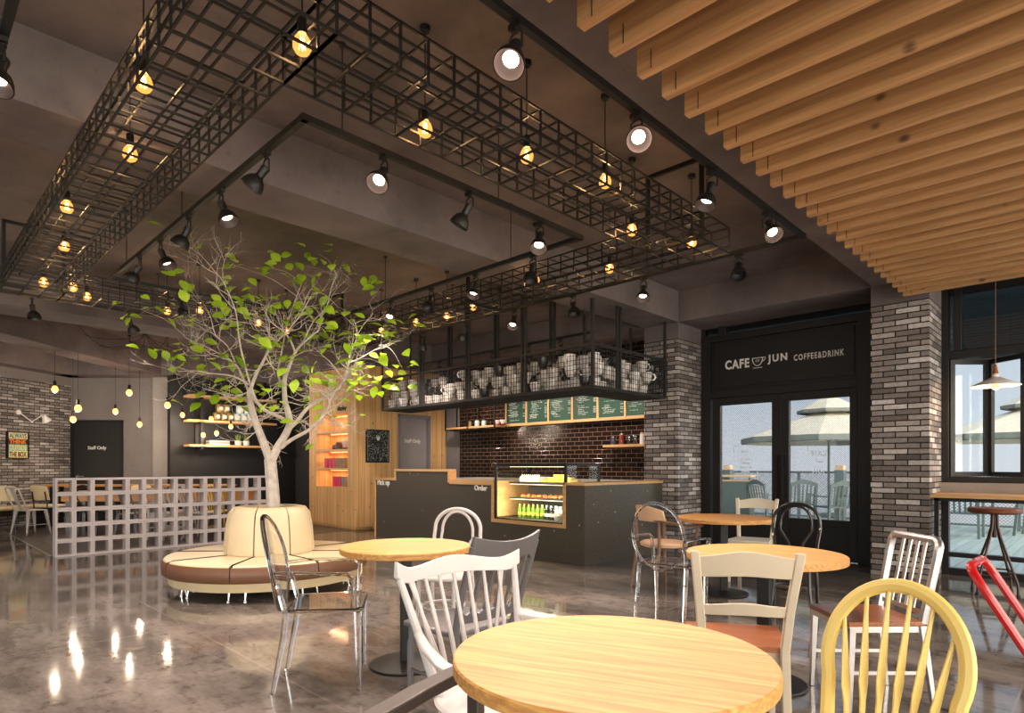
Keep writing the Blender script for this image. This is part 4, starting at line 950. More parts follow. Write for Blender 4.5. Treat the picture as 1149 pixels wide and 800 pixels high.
# ---------------------------------------------------------------- chairs
def bow(pts_fn, n=24): return [pts_fn(i/n) for i in range(n+1)]
def spindle_armchair():
    o = thing('spindle_armchair', '', 'chair'); m_ = M['white']
    seat = MB(); sec = []
    seat.lathe([(.001,.43),(.17,.425),(.235,.435),(.245,.45),(.235,.458),(.15,.45),(.001,.447)], n=36); seat.v = [(x*1.0,y*.95,z) for x,y,z in seat.v]
    seat.build('seat', m_, o)
    # curved back: lower plan arc at the seat, upper arc at the crest
    def lo(t_): a_ = (t_-.5)*1.9; return Vector((.235*math.sin(a_), -.215*math.cos(a_)+.02, .445))
    def hi(t_): a_ = (t_-.5)*1.05; return Vector((.56*math.sin(a_), -.45*math.cos(a_)+.13, .835+.0*t_))
    secs = []
    for i in range(29):
        t_ = i/28; p = hi(t_); a_ = (t_-.5)*1.05; nrm = Vector((math.sin(a_), -math.cos(a_), 0)); u = abs(t_-.5)*2
        top = .893+.012*math.cos(u*PI*1.45)+.022*max(0,(u-.7)/.3)**1.5; bot = .832+.006*math.cos(u*PI)+.03*max(0,(u-.8)/.2)**1.5
        th = .011
        secs.append([tuple(p*1.0+Vector((0,0,bot-p.z))-nrm*th), tuple(p+Vector((0,0,bot-p.z))+nrm*th), tuple(p+Vector((0,0,top-p.z))+nrm*th*.7), tuple(p+Vector((0,0,top-p.z))-nrm*th*.7)])
    MB().strip(secs).build('crest_rail', m_, o, bevel=.004)
    for t_ in (.04,.96):
        MB().tube([lo(t_)+Vector((0,0,-.02)), lo(t_).lerp(hi(t_),.35), hi(t_)+Vector((0,0,.01))], [.019,.017,.012], 10).build('back_post', m_, o)
    for i in range(7):
        t_ = .155+.69*i/6; MB().tube([lo(t_)+Vector((0,0,-.02)), lo(t_).lerp(hi(t_),.4), hi(t_)+Vector((0,0,.0))], [.0085,.0095,.0065], 8).build('spindle', m_, o)
    for t0, t1 in ((.30,.13),(.70,.87)): MB().tube([lo(t0)+Vector((0,-.012,-.02)), hi(t1)+Vector((0,.0,0))], [.0085,.007], 8).build('spindle', m_, o)
    for sx in (-1,1):
        A0 = lo(.04).lerp(hi(.04), .55); A0.x = abs(A0.x)*sx
        pts = [A0, Vector((sx*.285,-.04,.655)), Vector((sx*.315,.10,.645)), Vector((sx*.305,.22,.63)), Vector((sx*.29,.25,.625))]
        MB().tube(pts, [(.016,.014),(.02,.013),(.024,.012),(.03,.014),(.02,.01)], 12).build('armrest', m_, o)
        MB().tube([(sx*.20,.14,.44),(sx*.28,.19,.62)], [.012,.012], 8).build('arm_post', m_, o)
        for sy_ in (-1,1): MB().tube([(sx*.15,sy_*.14,.43),(sx*.18,sy_*.17,.25),(sx*.215,sy_*.20,.0)], [.014,.019,.012], 10).build('leg', m_, o)
    MB().tube([(-.185,-.0,.17),(.185,0,.17)], .01, 8).tube([(-.187,-.18,.17),(-.187,.18,.17)], .01, 8).tube([(.187,-.18,.17),(.187,.18,.17)], .01, 8).build('stretcher', m_, o)
    return o
def grey_chair():
    o = thing('turned_chair', '', 'chair'); m_ = M['greyplastic']
    s = MB().prism([(-.20,-.19),(.20,-.19),(.225,.0),(.22,.19),(.12,.215),(-.12,.215),(-.22,.19),(-.225,0)], .425, .455, 'xy'); s.build('seat', m_, o, bevel=.01)
    def bk(x, z): return Vector((x, -.19-.16*(z-.45)/.45-.10*(.045-x*x)/.045*.35-.0, z))
    secs = []
    for i in range(21):
        x = -.225+.45*i/20; u = abs(x)/.225; top = .895+.035*u*u; bot = .80-.02*u
        if .35 < u < .9: bot += .025*math.sin((u-.35)/.55*PI)
        a = bk(x, bot); c = bk(x, top); secs.append([tuple(a+Vector((0,-.012,0))), tuple(a+Vector((0,.012,0))), tuple(c+Vector((0,.01,0))), tuple(c+Vector((0,-.01,0)))])
    MB().strip(secs).build('crest_rail', m_, o, bevel=.004)
    secs = []
    for i in range(13):
        x = -.205+.41*i/12; a = bk(x,.50); c = bk(x,.555+.012*math.cos(i*PI)); secs.append([tuple(a+Vector((0,-.012,0))), tuple(a+Vector((0,.012,0))), tuple(c+Vector((0,.012,0))), tuple(c+Vector((0,-.012,0)))])
    MB().strip(secs).build('lower_rail', m_, o, bevel=.003)
    for sx in (-1,1):
        MB().tube([(sx*.19,-.20,.0),(sx*.195,-.19,.43),bk(sx*.212,.6),bk(sx*.218,.88)], [(.014,.016),(.018,.02),(.017,.018),(.015,.014)], 10).build('back_post', m_, o)
        MB().tube([(sx*.18,.17,.43),(sx*.18,.17,.36),(sx*.18,.175,.33),(sx*.185,.18,.0)], [.02,.016,.021,.012], 10).build('leg', m_, o)
        MB().tube([(sx*.195,-.19,.2),(sx*.183,.175,.2)], .009, 8).build('stretcher', m_, o)
    for i in range(5):
        x = -.14+.07*i; a, c = bk(x,.545), bk(x*1.03,.82)
        MB().tube([a, a.lerp(c,.12), a.lerp(c,.16), a.lerp(c,.5), a.lerp(c,.84), a.lerp(c,.88), c], [.008,.012,.007,.014,.007,.012,.008], 8).build('spindle', m_, o)
    return o
def bentwood_chair(mk='white'):
    o = thing('bentwood_chair', '', 'chair'); m_ = M[mk]
    MB().lathe([(.001,.445),(.175,.44),(.20,.445),(.207,.455),(.20,.466),(.17,.464),(.001,.458)], n=40).build('seat', m_, o)
    def hoop(w_, top, y0, z0, bulge, bw, yb=-.29):
        pts = []
        for i in range(31):
            a_ = PI*i/30; x = w_*math.cos(a_); zz = top-.15+.15*math.sin(a_)
            pts.append(Vector((x, yb+(.02 if 0 else 0), zz)))
        L0 = [Vector((bw,y0,z0)), Vector((bw+bulge*.5,(y0+yb)/2,z0+(top-.15-z0)*.4)), Vector((w_+.004,yb+.015,z0+(top-.15-z0)*.8))]
        R0 = [Vector((-v.x,v.y,v.z)) for v in reversed(L0)]
        return L0+pts+R0
    outer = hoop(.185,.92,-.165,.46,.02,.16)
    MB().tube([(.175,-.215,.0),(.168,-.19,.25)]+outer+[(-.168,-.19,.25),(-.175,-.215,0)], .0145, 10).build('back_hoop', m_, o)
    MB().tube(hoop(.125,.90,-.185,.46,.02,.045,-.285), .0115, 10).build('inner_hoop', m_, o)
    MB().tube([(.155*math.cos(2*PI*i/32), .155*math.sin(2*PI*i/32), .24) for i in range(32)], .0095, 8, closed=True).build('leg_ring', m_, o)
    for sx in (-1,1): MB().tube([(sx*.13,.13,.45),(sx*.135,.14,.24),(sx*.165,.185,0)], [.016,.014,.011], 10).build('leg', m_, o)
    return o
def ghost_chair():
    o = thing('transparent_armchair', '', 'chair'); m_ = M['clear']
    s = MB().prism([(-.22,-.20),(.22,-.20),(.245,.16),(.21,.215),(-.21,.215),(-.245,.16)], .44, .462, 'xy'); s.build('seat', m_, o, bevel=.006)
    sk = MB().prism([(-.205,-.19),(.205,-.19),(.23,.15),(.20,.2),(-.20,.2),(-.23,.15)], .40, .4395, 'xy'); 
    # oval back, slightly dished
    def bp(u, v): return Vector((.215*u, -.235-.10*(v+1)/2*1.0-.03*(1-u*u), .69+.27*v))
    n, rings = 36, 5; vs = []; fs = []
    for side in (0,1):
        off = Vector((0, .012*(1 if side else 0), 0))
        for r_ in range(rings+1):
            for k in range(n):
                a_ = 2*PI*k/n; q = r_/rings; vs.append(bp(q*math.cos(a_), q*math.sin(a_))+off)
    K = (rings+1)*n
    for side in (0,1):
        for r_ in range(rings):
            for k in range(n):
                f_ = (side*K+r_*n+k, side*K+r_*n+(k+1)%n, side*K+(r_+1)*n+(k+1)%n, side*K+(r_+1)*n+k); fs.append(f_)
    for k in range(n): fs.append((rings*n+k, rings*n+(k+1)%n, K+rings*n+(k+1)%n, K+rings*n+k))
    MB().add(vs, fs).build('backrest', m_, o)
    MB().tube([bp(math.cos(2*PI*k/40), math.sin(2*PI*k/40))+Vector((0,.006,0)) for k in range(40)], .013, 8, closed=True).build('back_rim', m_, o)
    for sx in (-1,1):
        MB().tube([(sx*.20,-.20,.44),(sx*.20,-.215,.30),(sx*.205,-.27,.0)], [(.019,.019),(.018,.018),(.013,.013)], 4).build('leg', m_, o, smooth=0)
        MB().tube([(sx*.225,.185,.44),(sx*.22,.187,.30),(sx*.215,.19,.0)], [(.021,.021),(.018,.018),(.013,.013)], 4).build('leg', m_, o, smooth=0)
        MB().tube([(sx*.20,-.205,.44),(sx*.205,-.245,.60)], .014, 4).build('back_post', m_, o, smooth=0)
        MB().tube([(sx*.205,-.26,.66),(sx*.25,-.14,.668),(sx*.27,.03,.662),(sx*.262,.13,.655),(sx*.25,.165,.63),(sx*.232,.16,.46)], [(.014,.011),(.017,.01),(.019,.01),(.019,.012),(.017,.014),(.016,.014)], 8).build('armrest', m_, o)
    return o
def ladder_chair(mk, seatm):
    o = thing('ladder_back_chair', '', 'chair'); m_ = M[mk]
    MB().prism([(-.185,-.20),(.185,-.20),(.225,.20),(-.225,.20)], .432, .458, 'xy').build('seat', M[seatm], o, bevel=.006)
    MB().prism([(-.175,-.18),(.175,-.18),(.205,.18),(-.205,.18)], .375, .432, 'xy').build('apron', m_, o)
    def bk(x, z): return Vector((x, -.195-.10*max(0,(z-.45)/.42)**1.2, z))
    for sx in (-1,1):
        pts = [Vector((sx*.175,-.24,0)), Vector((sx*.172,-.20,.44)), bk(sx*.185,.62), bk(sx*.213,.885)]
        mb = MB(); 
        for a, c in zip(pts, pts[1:]): pass
        secs = [[(p.x-.019,p.y-.017,p.z),(p.x+.019,p.y-.017,p.z),(p.x+.019,p.y+.017,p.z),(p.x-.019,p.y+.017,p.z)] for p in pts]
        mb.strip(secs).build('back_post', m_, o, bevel=.005)
        MB().strip([[(x-.016*k,y-.016*k,z),(x+.016*k,y-.016*k,z),(x+.016*k,y+.016*k,z),(x-.016*k,y+.016*k,z)] for x,y,z,k in ((sx*.19,.165,.43,1.15),(sx*.19,.168,.0,.8))]).build('leg', m_, o, bevel=.003)
    def rail_(name, zc, hh_, wave, w_):
        secs = []
        for i in range(21):
            x = -w_+2*w_*i/20; u = x/w_; top = zc+hh_/2+wave*math.cos(u*PI*.92); bot = zc-hh_/2+wave*.35*math.cos(u*PI)
            bow_ = -.022*(1-u*u)
            a, c = bk(x,bot), bk(x,top); secs.append([tuple(a+Vector((0,-.01+bow_,0))), tuple(a+Vector((0,.01+bow_,0))), tuple(c+Vector((0,.008+bow_,0))), tuple(c+Vector((0,-.01+bow_,0)))])
        MB().strip(secs).build(name, m_, o, bevel=.003)
    rail_('crest_rail', .825, .10, .014, .20); rail_('middle_rail', .625, .05, .008, .178)
    for z in (.2,): MB().bar((-.185,.166,z),(.185,.166,z),.02,.03).bar((-.183,-.2,z),(-.19,.166,z),.02,.03).bar((.183,-.2,z),(.19,.166,z),.02,.03).build('stretcher', m_, o)
    return o
def slat_metal_chair():
    o = thing('slat_back_metal_chair', '', 'chair'); m_ = M['silver']
    MB().prism([(-.20,-.19),(.20,-.19),(.21,.20),(-.21,.20)], .437, .462, 'xy').build('seat', M['teak'], o, bevel=.005)
    MB().prism([(-.19,-.18),(.19,-.18),(.20,.19),(-.20,.19)], .405, .437, 'xy').build('seat_rail', m_, o)
    def bk(x, z): return Vector((x, -.19-.085*(z-.45)/.42, z))
    pts = [bk(.185,.45), bk(.19,.6), bk(.195,.78)]+[bk(.155+.04*math.cos(a_), .825+.045*math.sin(a_)) for a_ in [PI/2*i/5 for i in range(1,6)]]
    pts = pts+[Vector((-p.x,p.y,p.z)) for p in reversed(pts)]
    MB().tube(pts, [(.021,.02)]*len(pts), 8).build('back_frame', m_, o)
    for i in range(4): x = -.09+.06*i; MB().bar(bk(x,.50), bk(x,.865), .022, .006, (0,1,0)).build('back_slat', m_, o)
    MB().bar(bk(-.185,.50), bk(.185,.50), .006, .025).build('lower_rail', m_, o)
    for sx in (-1,1):
        MB().strip([[(x-a,y-a,z),(x+a,y-a,z),(x+a,y+a,z),(x-a,y+a,z)] for x,y,z,a in ((sx*.185,-.185,.44,.016),(sx*.20,-.24,0,.011))]).build('leg', m_, o, bevel=.003)
        MB().strip([[(x-a,y-a,z),(x+a,y-a,z),(x+a,y+a,z),(x-a,y+a,z)] for x,y,z,a in ((sx*.19,.175,.43,.016),(sx*.195,.19,0,.011))]).build('leg', m_, o, bevel=.003)
        MB().bar((sx*.19,-.21,.2),(sx*.193,.18,.2),.01,.018).build('stretcher', m_, o)
    return o
def hoop_chair(mk):
    o = thing('hoop_back_chair', '', 'chair'); m_ = M[mk]
    MB().lathe([(.001,.425),(.18,.422),(.22,.435),(.228,.45),(.215,.46),(.001,.452)], n=36).build('seat', m_, o)
    def bk(x, z): return Vector((x, -.17-.13*(z-.45)/.47, z))
    W = lambda z: .0
    pts = []
    for i in range(33):
        a_ = -.35+(PI+.70)*i/32; x = .178*math.cos(a_); z = .70+.205*math.sin(a_)
        pts.append(bk(x, z))
    pts = [bk(.15,.445)]+pts+[bk(-.15,.445)]
    MB().tube(pts, [(.018,.021)]*len(pts), 8).build('back_hoop', m_, o)
    for i in range(6):
        x0 = -.09+.18*i/5; x1 = x0*1.62; zt = .70+.203*math.sqrt(max(0,1-(x1/.178)**2)); a, c = bk(x0,.445), bk(x1,zt)
        f_ = [0,.3,.42,.62,.86,1]; rr_ = [(.009,.007),(.011,.008),(.026,.008),(.020,.007),(.008,.006),(.007,.006)]
        MB().tube([a.lerp(c,t_) for t_ in f_], rr_, 8).build('spindle', m_, o)
    for sx in (-1,1):
        for sy_ in (-1,1): MB().tube([(sx*.13,sy_*.13,.43),(sx*.155,sy_*.155,.26),(sx*.185,sy_*.19,0)], [.014,.02,.011], 10).build('leg', m_, o)
        MB().tube([(sx*.165,-.168,.18),(sx*.165,.168,.18)], .01, 8).build('stretcher', m_, o)
    return o
def pressed_chair(mk, w_=.18, top=.86, lean=.17, splat=True, rt_=.013):
    o = thing('pressed_metal_chair', '', 'chair'); m_ = M[mk]
    MB().prism([(-.17,-.18),(.17,-.18),(.185,.0),(.18,.17),(-.18,.17),(-.185,0)], .435, .452, 'xy').build('seat', m_, o, bevel=.006)
    def bk(x, z): return Vector((x, -.17-lean*(z-.45)/.41, z))
    pts = [bk(w_*.93,.44), bk(w_,.62), bk(w_,top-.07)]+[bk(w_-.05+.05*math.cos(a_), top-.05+.05*math.sin(a_)) for a_ in [PI/2*i/4 for i in range(1,5)]]
    pts = pts+[Vector((-p.x,p.y,p.z)) for p in reversed(pts)]
    MB().tube(pts, rt_, 10).build('back_frame', m_, o)
    if splat:
        a, c = bk(-.035,.45), bk(-.05,top-.005); MB().strip([[tuple(bk(-.035,.452)), tuple(bk(.035,.452)), tuple(bk(.035,.452)+Vector((0,.004,0))), tuple(bk(-.035,.452)+Vector((0,.004,0)))],
            [tuple(bk(-.055,top-.01)), tuple(bk(.055,top-.01)), tuple(bk(.055,top-.01)+Vector((0,.004,0))), tuple(bk(-.055,top-.01)+Vector((0,.004,0)))]]).build('splat', m_, o)
    for sx in (-1,1):
        for sy_ in (-1,1):
            t0, t1 = Vector((sx*.155,sy_*.15,.435)), Vector((sx*.205,sy_*.215,.0))
            MB().strip([[(p.x-a_,p.y-a_*.6,p.z),(p.x+a_,p.y-a_*.6,p.z),(p.x+a_,p.y+a_*.6,p.z),(p.x-a_,p.y+a_*.6,p.z)] for p, a_ in ((t0,.034),(t1,.013))]).build('leg', m_, o, bevel=.005)
        MB().tube([(sx*.185,-.19,.18),(sx*.185,.19,.18)], .007, 6).build('stretcher', m_, o)
    return o
def wooden_armchair():
    o = thing('bent_armchair', '', 'chair'); m_ = M['plybrown']
    MB().lathe([(.001,.43),(.20,.43),(.235,.445),(.24,.47),(.22,.485),(.001,.478)], n=32).build('seat', M['tan'], o)
    pts = []; 
    for i in range(25):
        a_ = PI*1.0*i/24+PI; pts.append((.29*math.cos(a_), .06+.30*math.sin(a_)*.95, .665+.05*abs(math.sin(a_))))
    pts = [(-.30,.24,.66)]+pts+[(.30,.24,.66)]
    MB().tube(pts, [(.022,.014)]*len(pts), 8).build('arm_rail', m_, o)
    secs = []
    for i in range(15):
        a_ = PI*(1.22+.56*i/14); u = abs(i-7)/7; x, y = .28*math.cos(a_), .06+.30*math.sin(a_)
        secs.append([(x,y-.008,.70),(x,y+.008,.70),(x*1.02,y-.03,.86-.05*u*u),(x*1.02,y-.046,.86-.05*u*u)])
    MB().strip(secs).build('backrest', M['tan'], o)
    for sx in (-1,1):
        MB().tube([(sx*.29,.20,.66),(sx*.25,.18,.44),(sx*.26,.21,0)], [.016,.017,.011], 10).build('leg', m_, o)
        MB().tube([(sx*.20,-.20,.69),(sx*.19,-.19,.44),(sx*.22,-.25,0)], [.014,.017,.011], 10).build('leg', m_, o)
    return o
def tub_chair():
    o = thing('low_armchair', '', 'chair'); m_ = M['darkbrown']
    MB().prism([(-.23,-.2),(.23,-.2),(.25,.2),(-.25,.2)], .40, .45, 'xy').build('seat', M['greyplastic'], o, bevel=.015)
    rl = MB().strip([[(x-.0,-.26-.03,z-.02),(x,-.26+.03,z-.02),(x,-.26+.03,z+.012),(x,-.26-.03,z+.012)] for x, z in ((-.36,.655),(.0,.665),(.30,.66))]); rl.build('back_rail', m_, o, bevel=.006)
    for sx in (-1,1):
        MB().bar((sx*.27,-.26,0),(sx*.27,-.26,.645),.04).build('leg', m_, o, bevel=.004)
        MB().bar((sx*.24,.19,0),(sx*.24,.19,.41),.035).build('leg', m_, o, bevel=.004)
    return o
def put(o, lat, dep, f, label, sc=1.0, group=None):
    o.location = C(lat, dep); o.rotation_euler = (0,0,face_rz(*f)); o.scale = (sc,)*3; tag(o, label, 'chair', group); return o
def back_at(lat, dep, f, d): f = Vector(f).normalized(); return lat+f.x*d, dep+f.y*d
fa = (.62,-.78); put(spindle_armchair(), *back_at(-.215,2.365,fa,.30), fa, 'white spindle-back armchair pushed up to the nearest round table')
fa = (-.72,.69); put(grey_chair(), *back_at(-.036,2.96,fa,.33), fa, 'grey turned-spindle chair just behind the white armchair')
put(bentwood_chair('white'), -.50, 4.45, (-.28,-.96), 'white bentwood hoop chair behind the table by the counter')
put(ghost_chair(), -1.08, 3.60, (.985,.17), 'clear transparent armchair beside the round cream sofa')
fa = (.60,.80); put(ghost_chair(), *back_at(1.16,4.86,fa,.28), fa, 'clear transparent armchair with its oval back to the viewer near the counter corner')
put(wooden_armchair(), 1.55, 6.25, (.9,.35), 'brown bent-arm chair with tan seat at the farthest table')
fa = (.21,.98); put(ladder_chair('cream','teak'), *back_at(1.0,2.61,fa,.29), fa, 'cream ladder-back chair with orange-brown wooden seat in front')
put(ladder_chair('offwhite','offwhite'), 2.60, 6.66, (-.55,-.83), 'off-white ladder-back chair against the entrance door')
put(bentwood_chair('blackwood'), 2.35, 5.12, (-.5,-.87), 'black bentwood hoop chair before the entrance door')
put(slat_metal_chair(), 1.90, 3.3, (-1,.0), 'silver slat-back metal chair with wooden seat facing left')
fa = (-.8,-.6); put(hoop_chair('yellow'), *back_at(1.115,1.76,fa,.29), fa, 'yellow hoop-back spindle chair at the lower right')
fa = (.70,-.71); o = put(pressed_chair('red', .16, .87, .24, False, .016), *back_at(1.865,2.4,fa,.38), fa, 'red metal chair seen edge-on at the right edge')
MB().lathe([(.001,.452),(.15,.452),(.18,.47),(.175,.51),(.14,.525),(.001,.525)], n=28).build('seat_cushion', M['cream'], o, label='cream seat cushion')
fa = (.85,-.45); put(tub_chair(), *back_at(-.235,1.60,fa,.26), fa, 'dark brown low-backed armchair at the bottom left of the nearest table')
# bar top and stool at the window
bt = thing('bar_counter', 'oak bar top on black legs running along the window', 'bar counter', (-1.40, 8.0, 0))
MB().box(0,4.9,0,.56,.905,.945).build('bar_top', M['oak_x'], bt, bevel=.004)
MB().box(.03,.07,.03,.07,0,.905).build('leg', M['black'], bt); MB().box(2.4,2.44,.03,.07,0,.905).build('leg', M['black'], bt); MB().box(4.8,4.84,.03,.07,0,.905).build('leg', M['black'], bt); MB().box(.03,4.84,.03,.06,.87,.905).build('front_rail', M['black'], bt)
p = pZ(1116, 571, .83); so = thing('bar_stool', 'wooden round seat bar stool on splayed brown metal legs by the window', 'stool', (p.x, p.y, 0), R_(15))
MB().lathe([(.001,.785),(.19,.785),(.215,.80),(.22,.82),(.205,.84),(.001,.843)], n=48).build('seat', M['stoolwood'], so)
MB().cyl((0,0,.55),(0,0,.795),.02).lathe([(.001,.775),(.08,.78),(.09,.795)], n=20).build('seat_screw', M['bronze'], so)
for i in range(4):
    a_ = PI/4+PI/2*i; c_, s_ = math.cos(a_), math.sin(a_)
    MB().tube([(c_*.025,s_*.025,.78),(c_*.03,s_*.03,.66),(c_*.06,s_*.06,.55),(c_*.19,s_*.19,.19),(c_*.215,s_*.215,.12),(c_*.22,s_*.22,.012)], .0115, 8).build('leg', M['bronze'], so)
    MB().lathe([(.001,0),(.016,0),(.016,.03),(.001,.031)], (c_*.22,s_*.22,0), 10).build('rubber_foot', M['black'], so)
for z, r_ in ((.19,.195),(.225,.185)):
    MB().tube([(r_*math.cos(PI/4+PI/2*i),r_*math.sin(PI/4+PI/2*i),z) for i in range(4)], .009, 6, closed=True).build('foot_ring', M['bronze'], so)
# ---------------------------------------------------------------- round sofa with a tree in its middle
SC = C(-2.563, 6.48); sf = thing('round_sofa', 'big round cream and brown leather sofa around the tree', 'sofa', SC, YAW+R_(0))
SR = .993; n8 = 8; gap = .006
for i in range(n8):
    a0 = R_(-88)+2*PI*i/n8; a1 = a0+2*PI/n8
    MB().lathe([(.36,.19),(SR-.05,.19),(SR-.008,.335),(SR-.02,.347),(SR-.06,.352),(.36,.352)], n=12, a0=a0+.017, a1=a1-.017).build('seat_cushion', M['leather'], sf, smooth=30)
    MB().lathe([(SR-.04,.192),(SR-.012,.186),(SR+.006,.20),(SR+.012,.26),(SR+.004,.325),(SR-.012,.338),(SR-.04,.33)], n=12, a0=a0+.002, a1=a1-.002).build('side_band', M['brown'], sf, smooth=50)
    MB().lathe([(.36,.355),(.445,.355),(.45,.38),(.43,.62),(.405,.76),(.36,.82),(.31,.832),(.285,.82),(.275,.79),(.275,.355)], n=10, a0=a0+.016, a1=a1-.016).build('backrest', M['leather'], sf, smooth=40)
MB().lathe([(.28,.095),(SR-.09,.095),(SR-.05,.10),(SR-.035,.186),(SR-.06,.19),(.28,.19)], n=64, close=False).build('base', M['leather_b'], sf)
for i in range(n8):
    a_ = R_(-88)+2*PI*i/n8; c_, s_ = math.cos(a_), math.sin(a_); MB().tube([(c_*.44,s_*.44,.354),(c_*(SR-.05),s_*(SR-.05),.354),(c_*(SR+.002),s_*(SR+.002),.335),(c_*(SR+.012),s_*(SR+.012),.26),(c_*(SR+.004),s_*(SR+.004),.2)], .0055, 6).build('piping', M['seam'], sf)
MB().lathe([(.33,.30),(SR-.05,.30),(SR-.05,.346),(.33,.346)], n=64, close=False).build('piping', M['seam'], sf)
MB().lathe([(.28,.10),(.42,.35),(.395,.74),(.34,.81),(.30,.81),(.285,.10)], n=48, close=False).build('piping', M['seam'], sf)
for i in range(n8):
    for da in (-.09,.09):
        a_ = R_(-88)+2*PI*i/n8+da; c_, s_ = math.cos(a_), math.sin(a_); r0 = SR-.16
        MB().tube([(c_*r0,s_*r0,.10),(c_*(r0+.015),s_*(r0+.015),.012)], [.013,.008], 8).lathe([(.001,0),(.017,0),(.017,.01),(.001,.012)], (c_*(r0+.016),s_*(r0+.016),0), 10).build('leg', M['chrome'], sf)
# tree
TD = 6.48
tr = thing('indoor_tree', 'pale-barked tree with bright lime leaves rising from the round sofa', 'tree', (0,0,0))
def tp(px, py, dd=0): return pD(px, py, TD+dd)
BR = [ # (points (px,py,depth offset), start radius, end radius)
 ([(307,590,0),(306.5,560,0),(304.5,532,0),(303,515,0)], .072, .060),
 ([(303,517,0),(297,500,-.02),(290,482,-.05),(284,465,-.08),(280.5,448,-.10),(281,436,-.12)], .046, .028),
 ([(281,437,-.12),(287,421,-.15),(294,408,-.2),(299.6,396,-.25),(303,383,-.3),(300,368,-.35)], .02, .006),
 ([(280,442,-.1),(274,427,-.05),(265.5,410,0),(254,401,.05),(239,393,.1),(224,386,.15),(210,380,.2)], .014, .003),
 ([(280,432,-.1),(262,422,-.2),(237,419,-.3),(218,416,-.35),(200,417,-.4)], .009, .002),
 ([(282,436,-.1),(270,390,-.3),(266,358,-.4),(262,342,-.45),(248,312,-.5),(234,303,-.55),(221,294,-.6)], .010, .002),
 ([(304,518,0),(311,503,.02),(319,490,.05),(325,476,.08),(323,462,.1),(320,450,.12),(319,428,.15),(323,415,.15),(331,396,.2),(340,385,.25),(357,371,.3)], .048, .008),
 ([(321,471,.1),(309,466,.0),(297,460,-.08),(287,449,-.12),(282.5,437,-.15)], .018, .016),
 ([(331,395,.2),(326,382,.15),(318,372,.1),(305,362,.05),(298,350,0)], .012, .003),
 ([(325,480,.08),(333,473,.15),(343,460,.25),(355,451,.35),(368,445,.4),(379,436,.45),(386,427,.5),(391,407,.5),(393,396,.55),(401,376,.6),(397,359,.6)], .024, .005),
 ([(316,502,.02),(326,494,-.05),(344,484,-.1),(358,473,-.15),(366,462,-.2),(370,450,-.2),(362,442,-.25),(355,432,-.3)], .022, .004),
 ([(369,452,-.2),(377,438,-.2),(388,424,-.25),(398,408,-.3),(402,396,-.3)], .009, .003),
 ([(320,440,.12),(312,420,.3),(316,395,.5),(322,365,.6),(330,340,.7),(338,320,.7)], .012, .003),
 ([(299,398,-.25),(309,385,-.4),(322,372,-.5),(338,352,-.6),(350,330,-.6)], .009, .002),
 ([(391,407,.5),(404,402,.6),(420,393,.7),(437,385,.8),(452,382,.85)], .009, .002),
 ([(401,376,.6),(408,364,.6),(418,352,.6),(414,340,.6)], .006, .002),
 ([(265,409,0),(255,388,-.2),(242,376,-.3),(236,355,-.3),(228,340,-.3)], .007, .002),
 ([(339,386,.25),(352,360,.4),(366,345,.5),(372,322,.5),(380,305,.5)], .008, .002),
 ([(386,427,.5),(372,408,.5),(361,398,.5),(350,388,.4)], .008, .002),
 ([(281,438,-.1),(262,446,-.2),(244,440,-.3),(228,436,-.4)], .006, .002),
]
trunk = MB(); nodes = []; rnd = random.Random(11)
for pts, r0, r1 in BR:
    P = [tp(*q) for q in pts]; Q = []
    for i in range(len(P)-1):
        for k in range(3):
            t_ = k/3; a = P[max(i-1,0)]; b_ = P[i]; c_ = P[i+1]; d_ = P[min(i+2,len(P)-1)]
            Q.append(.5*((2*b_)+(c_-a)*t_+(2*a-5*b_+4*c_-d_)*t_*t_+(3*b_-a-3*c_+d_)*t_**3))
    Q.append(P[-1]); n = len(Q); rs = [r0+(r1-r0)*i/(n-1) for i in range(n)]
    trunk.tube(Q, rs, 10)
    if r1 < .03: nodes += [(q, rs[i]) for i, q in enumerate(Q) if i > n*.3]
trunk.build('trunk', M['bark'], tr)
tw = MB(); ends = []
def twig(p, d, ln, r, lev):
    pts = [p]; q = p.copy(); dd = d.copy()
    for i in range(5):
        dd = (dd+Vector((rnd.uniform(-.35,.35),rnd.uniform(-.35,.35),rnd.uniform(-.25,.4)))).normalized(); q = q+dd*ln/5; pts.append(q.copy())
        if q.z > 3.5: dd.z = -.2
    tw.tube(pts, [r*(1-.16*i) for i in range(6)], 4); ends.append((pts[-1], dd, lev))
    if lev > 0:
        for k in range(rnd.choice((2,3,3))):
            b_ = pts[rnd.randint(1,4)]; nd = (dd+Vector((rnd.uniform(-1,1),rnd.uniform(-1,1),rnd.uniform(-.4,.7)))).normalized(); twig(b_, nd, ln*rnd.uniform(.45,.75), r*.6, lev-1)
cc = tp(306, 400)
for q, r_ in nodes:
    if rnd.random() < .8:
        out_ = (q-cc); out_.z *= .8; out_ = (out_.normalized()*.7+Vector((rnd.uniform(-1,1),rnd.uniform(-1,1),rnd.uniform(-.5,.8)))).normalized()
        twig(q, out_, rnd.uniform(.22,.45), min(.0055, r_*.7), 2)
o = tw.build('twigs', M['bark'], tr, smooth=0); o['kind'] = 'stuff'
lf = MB()
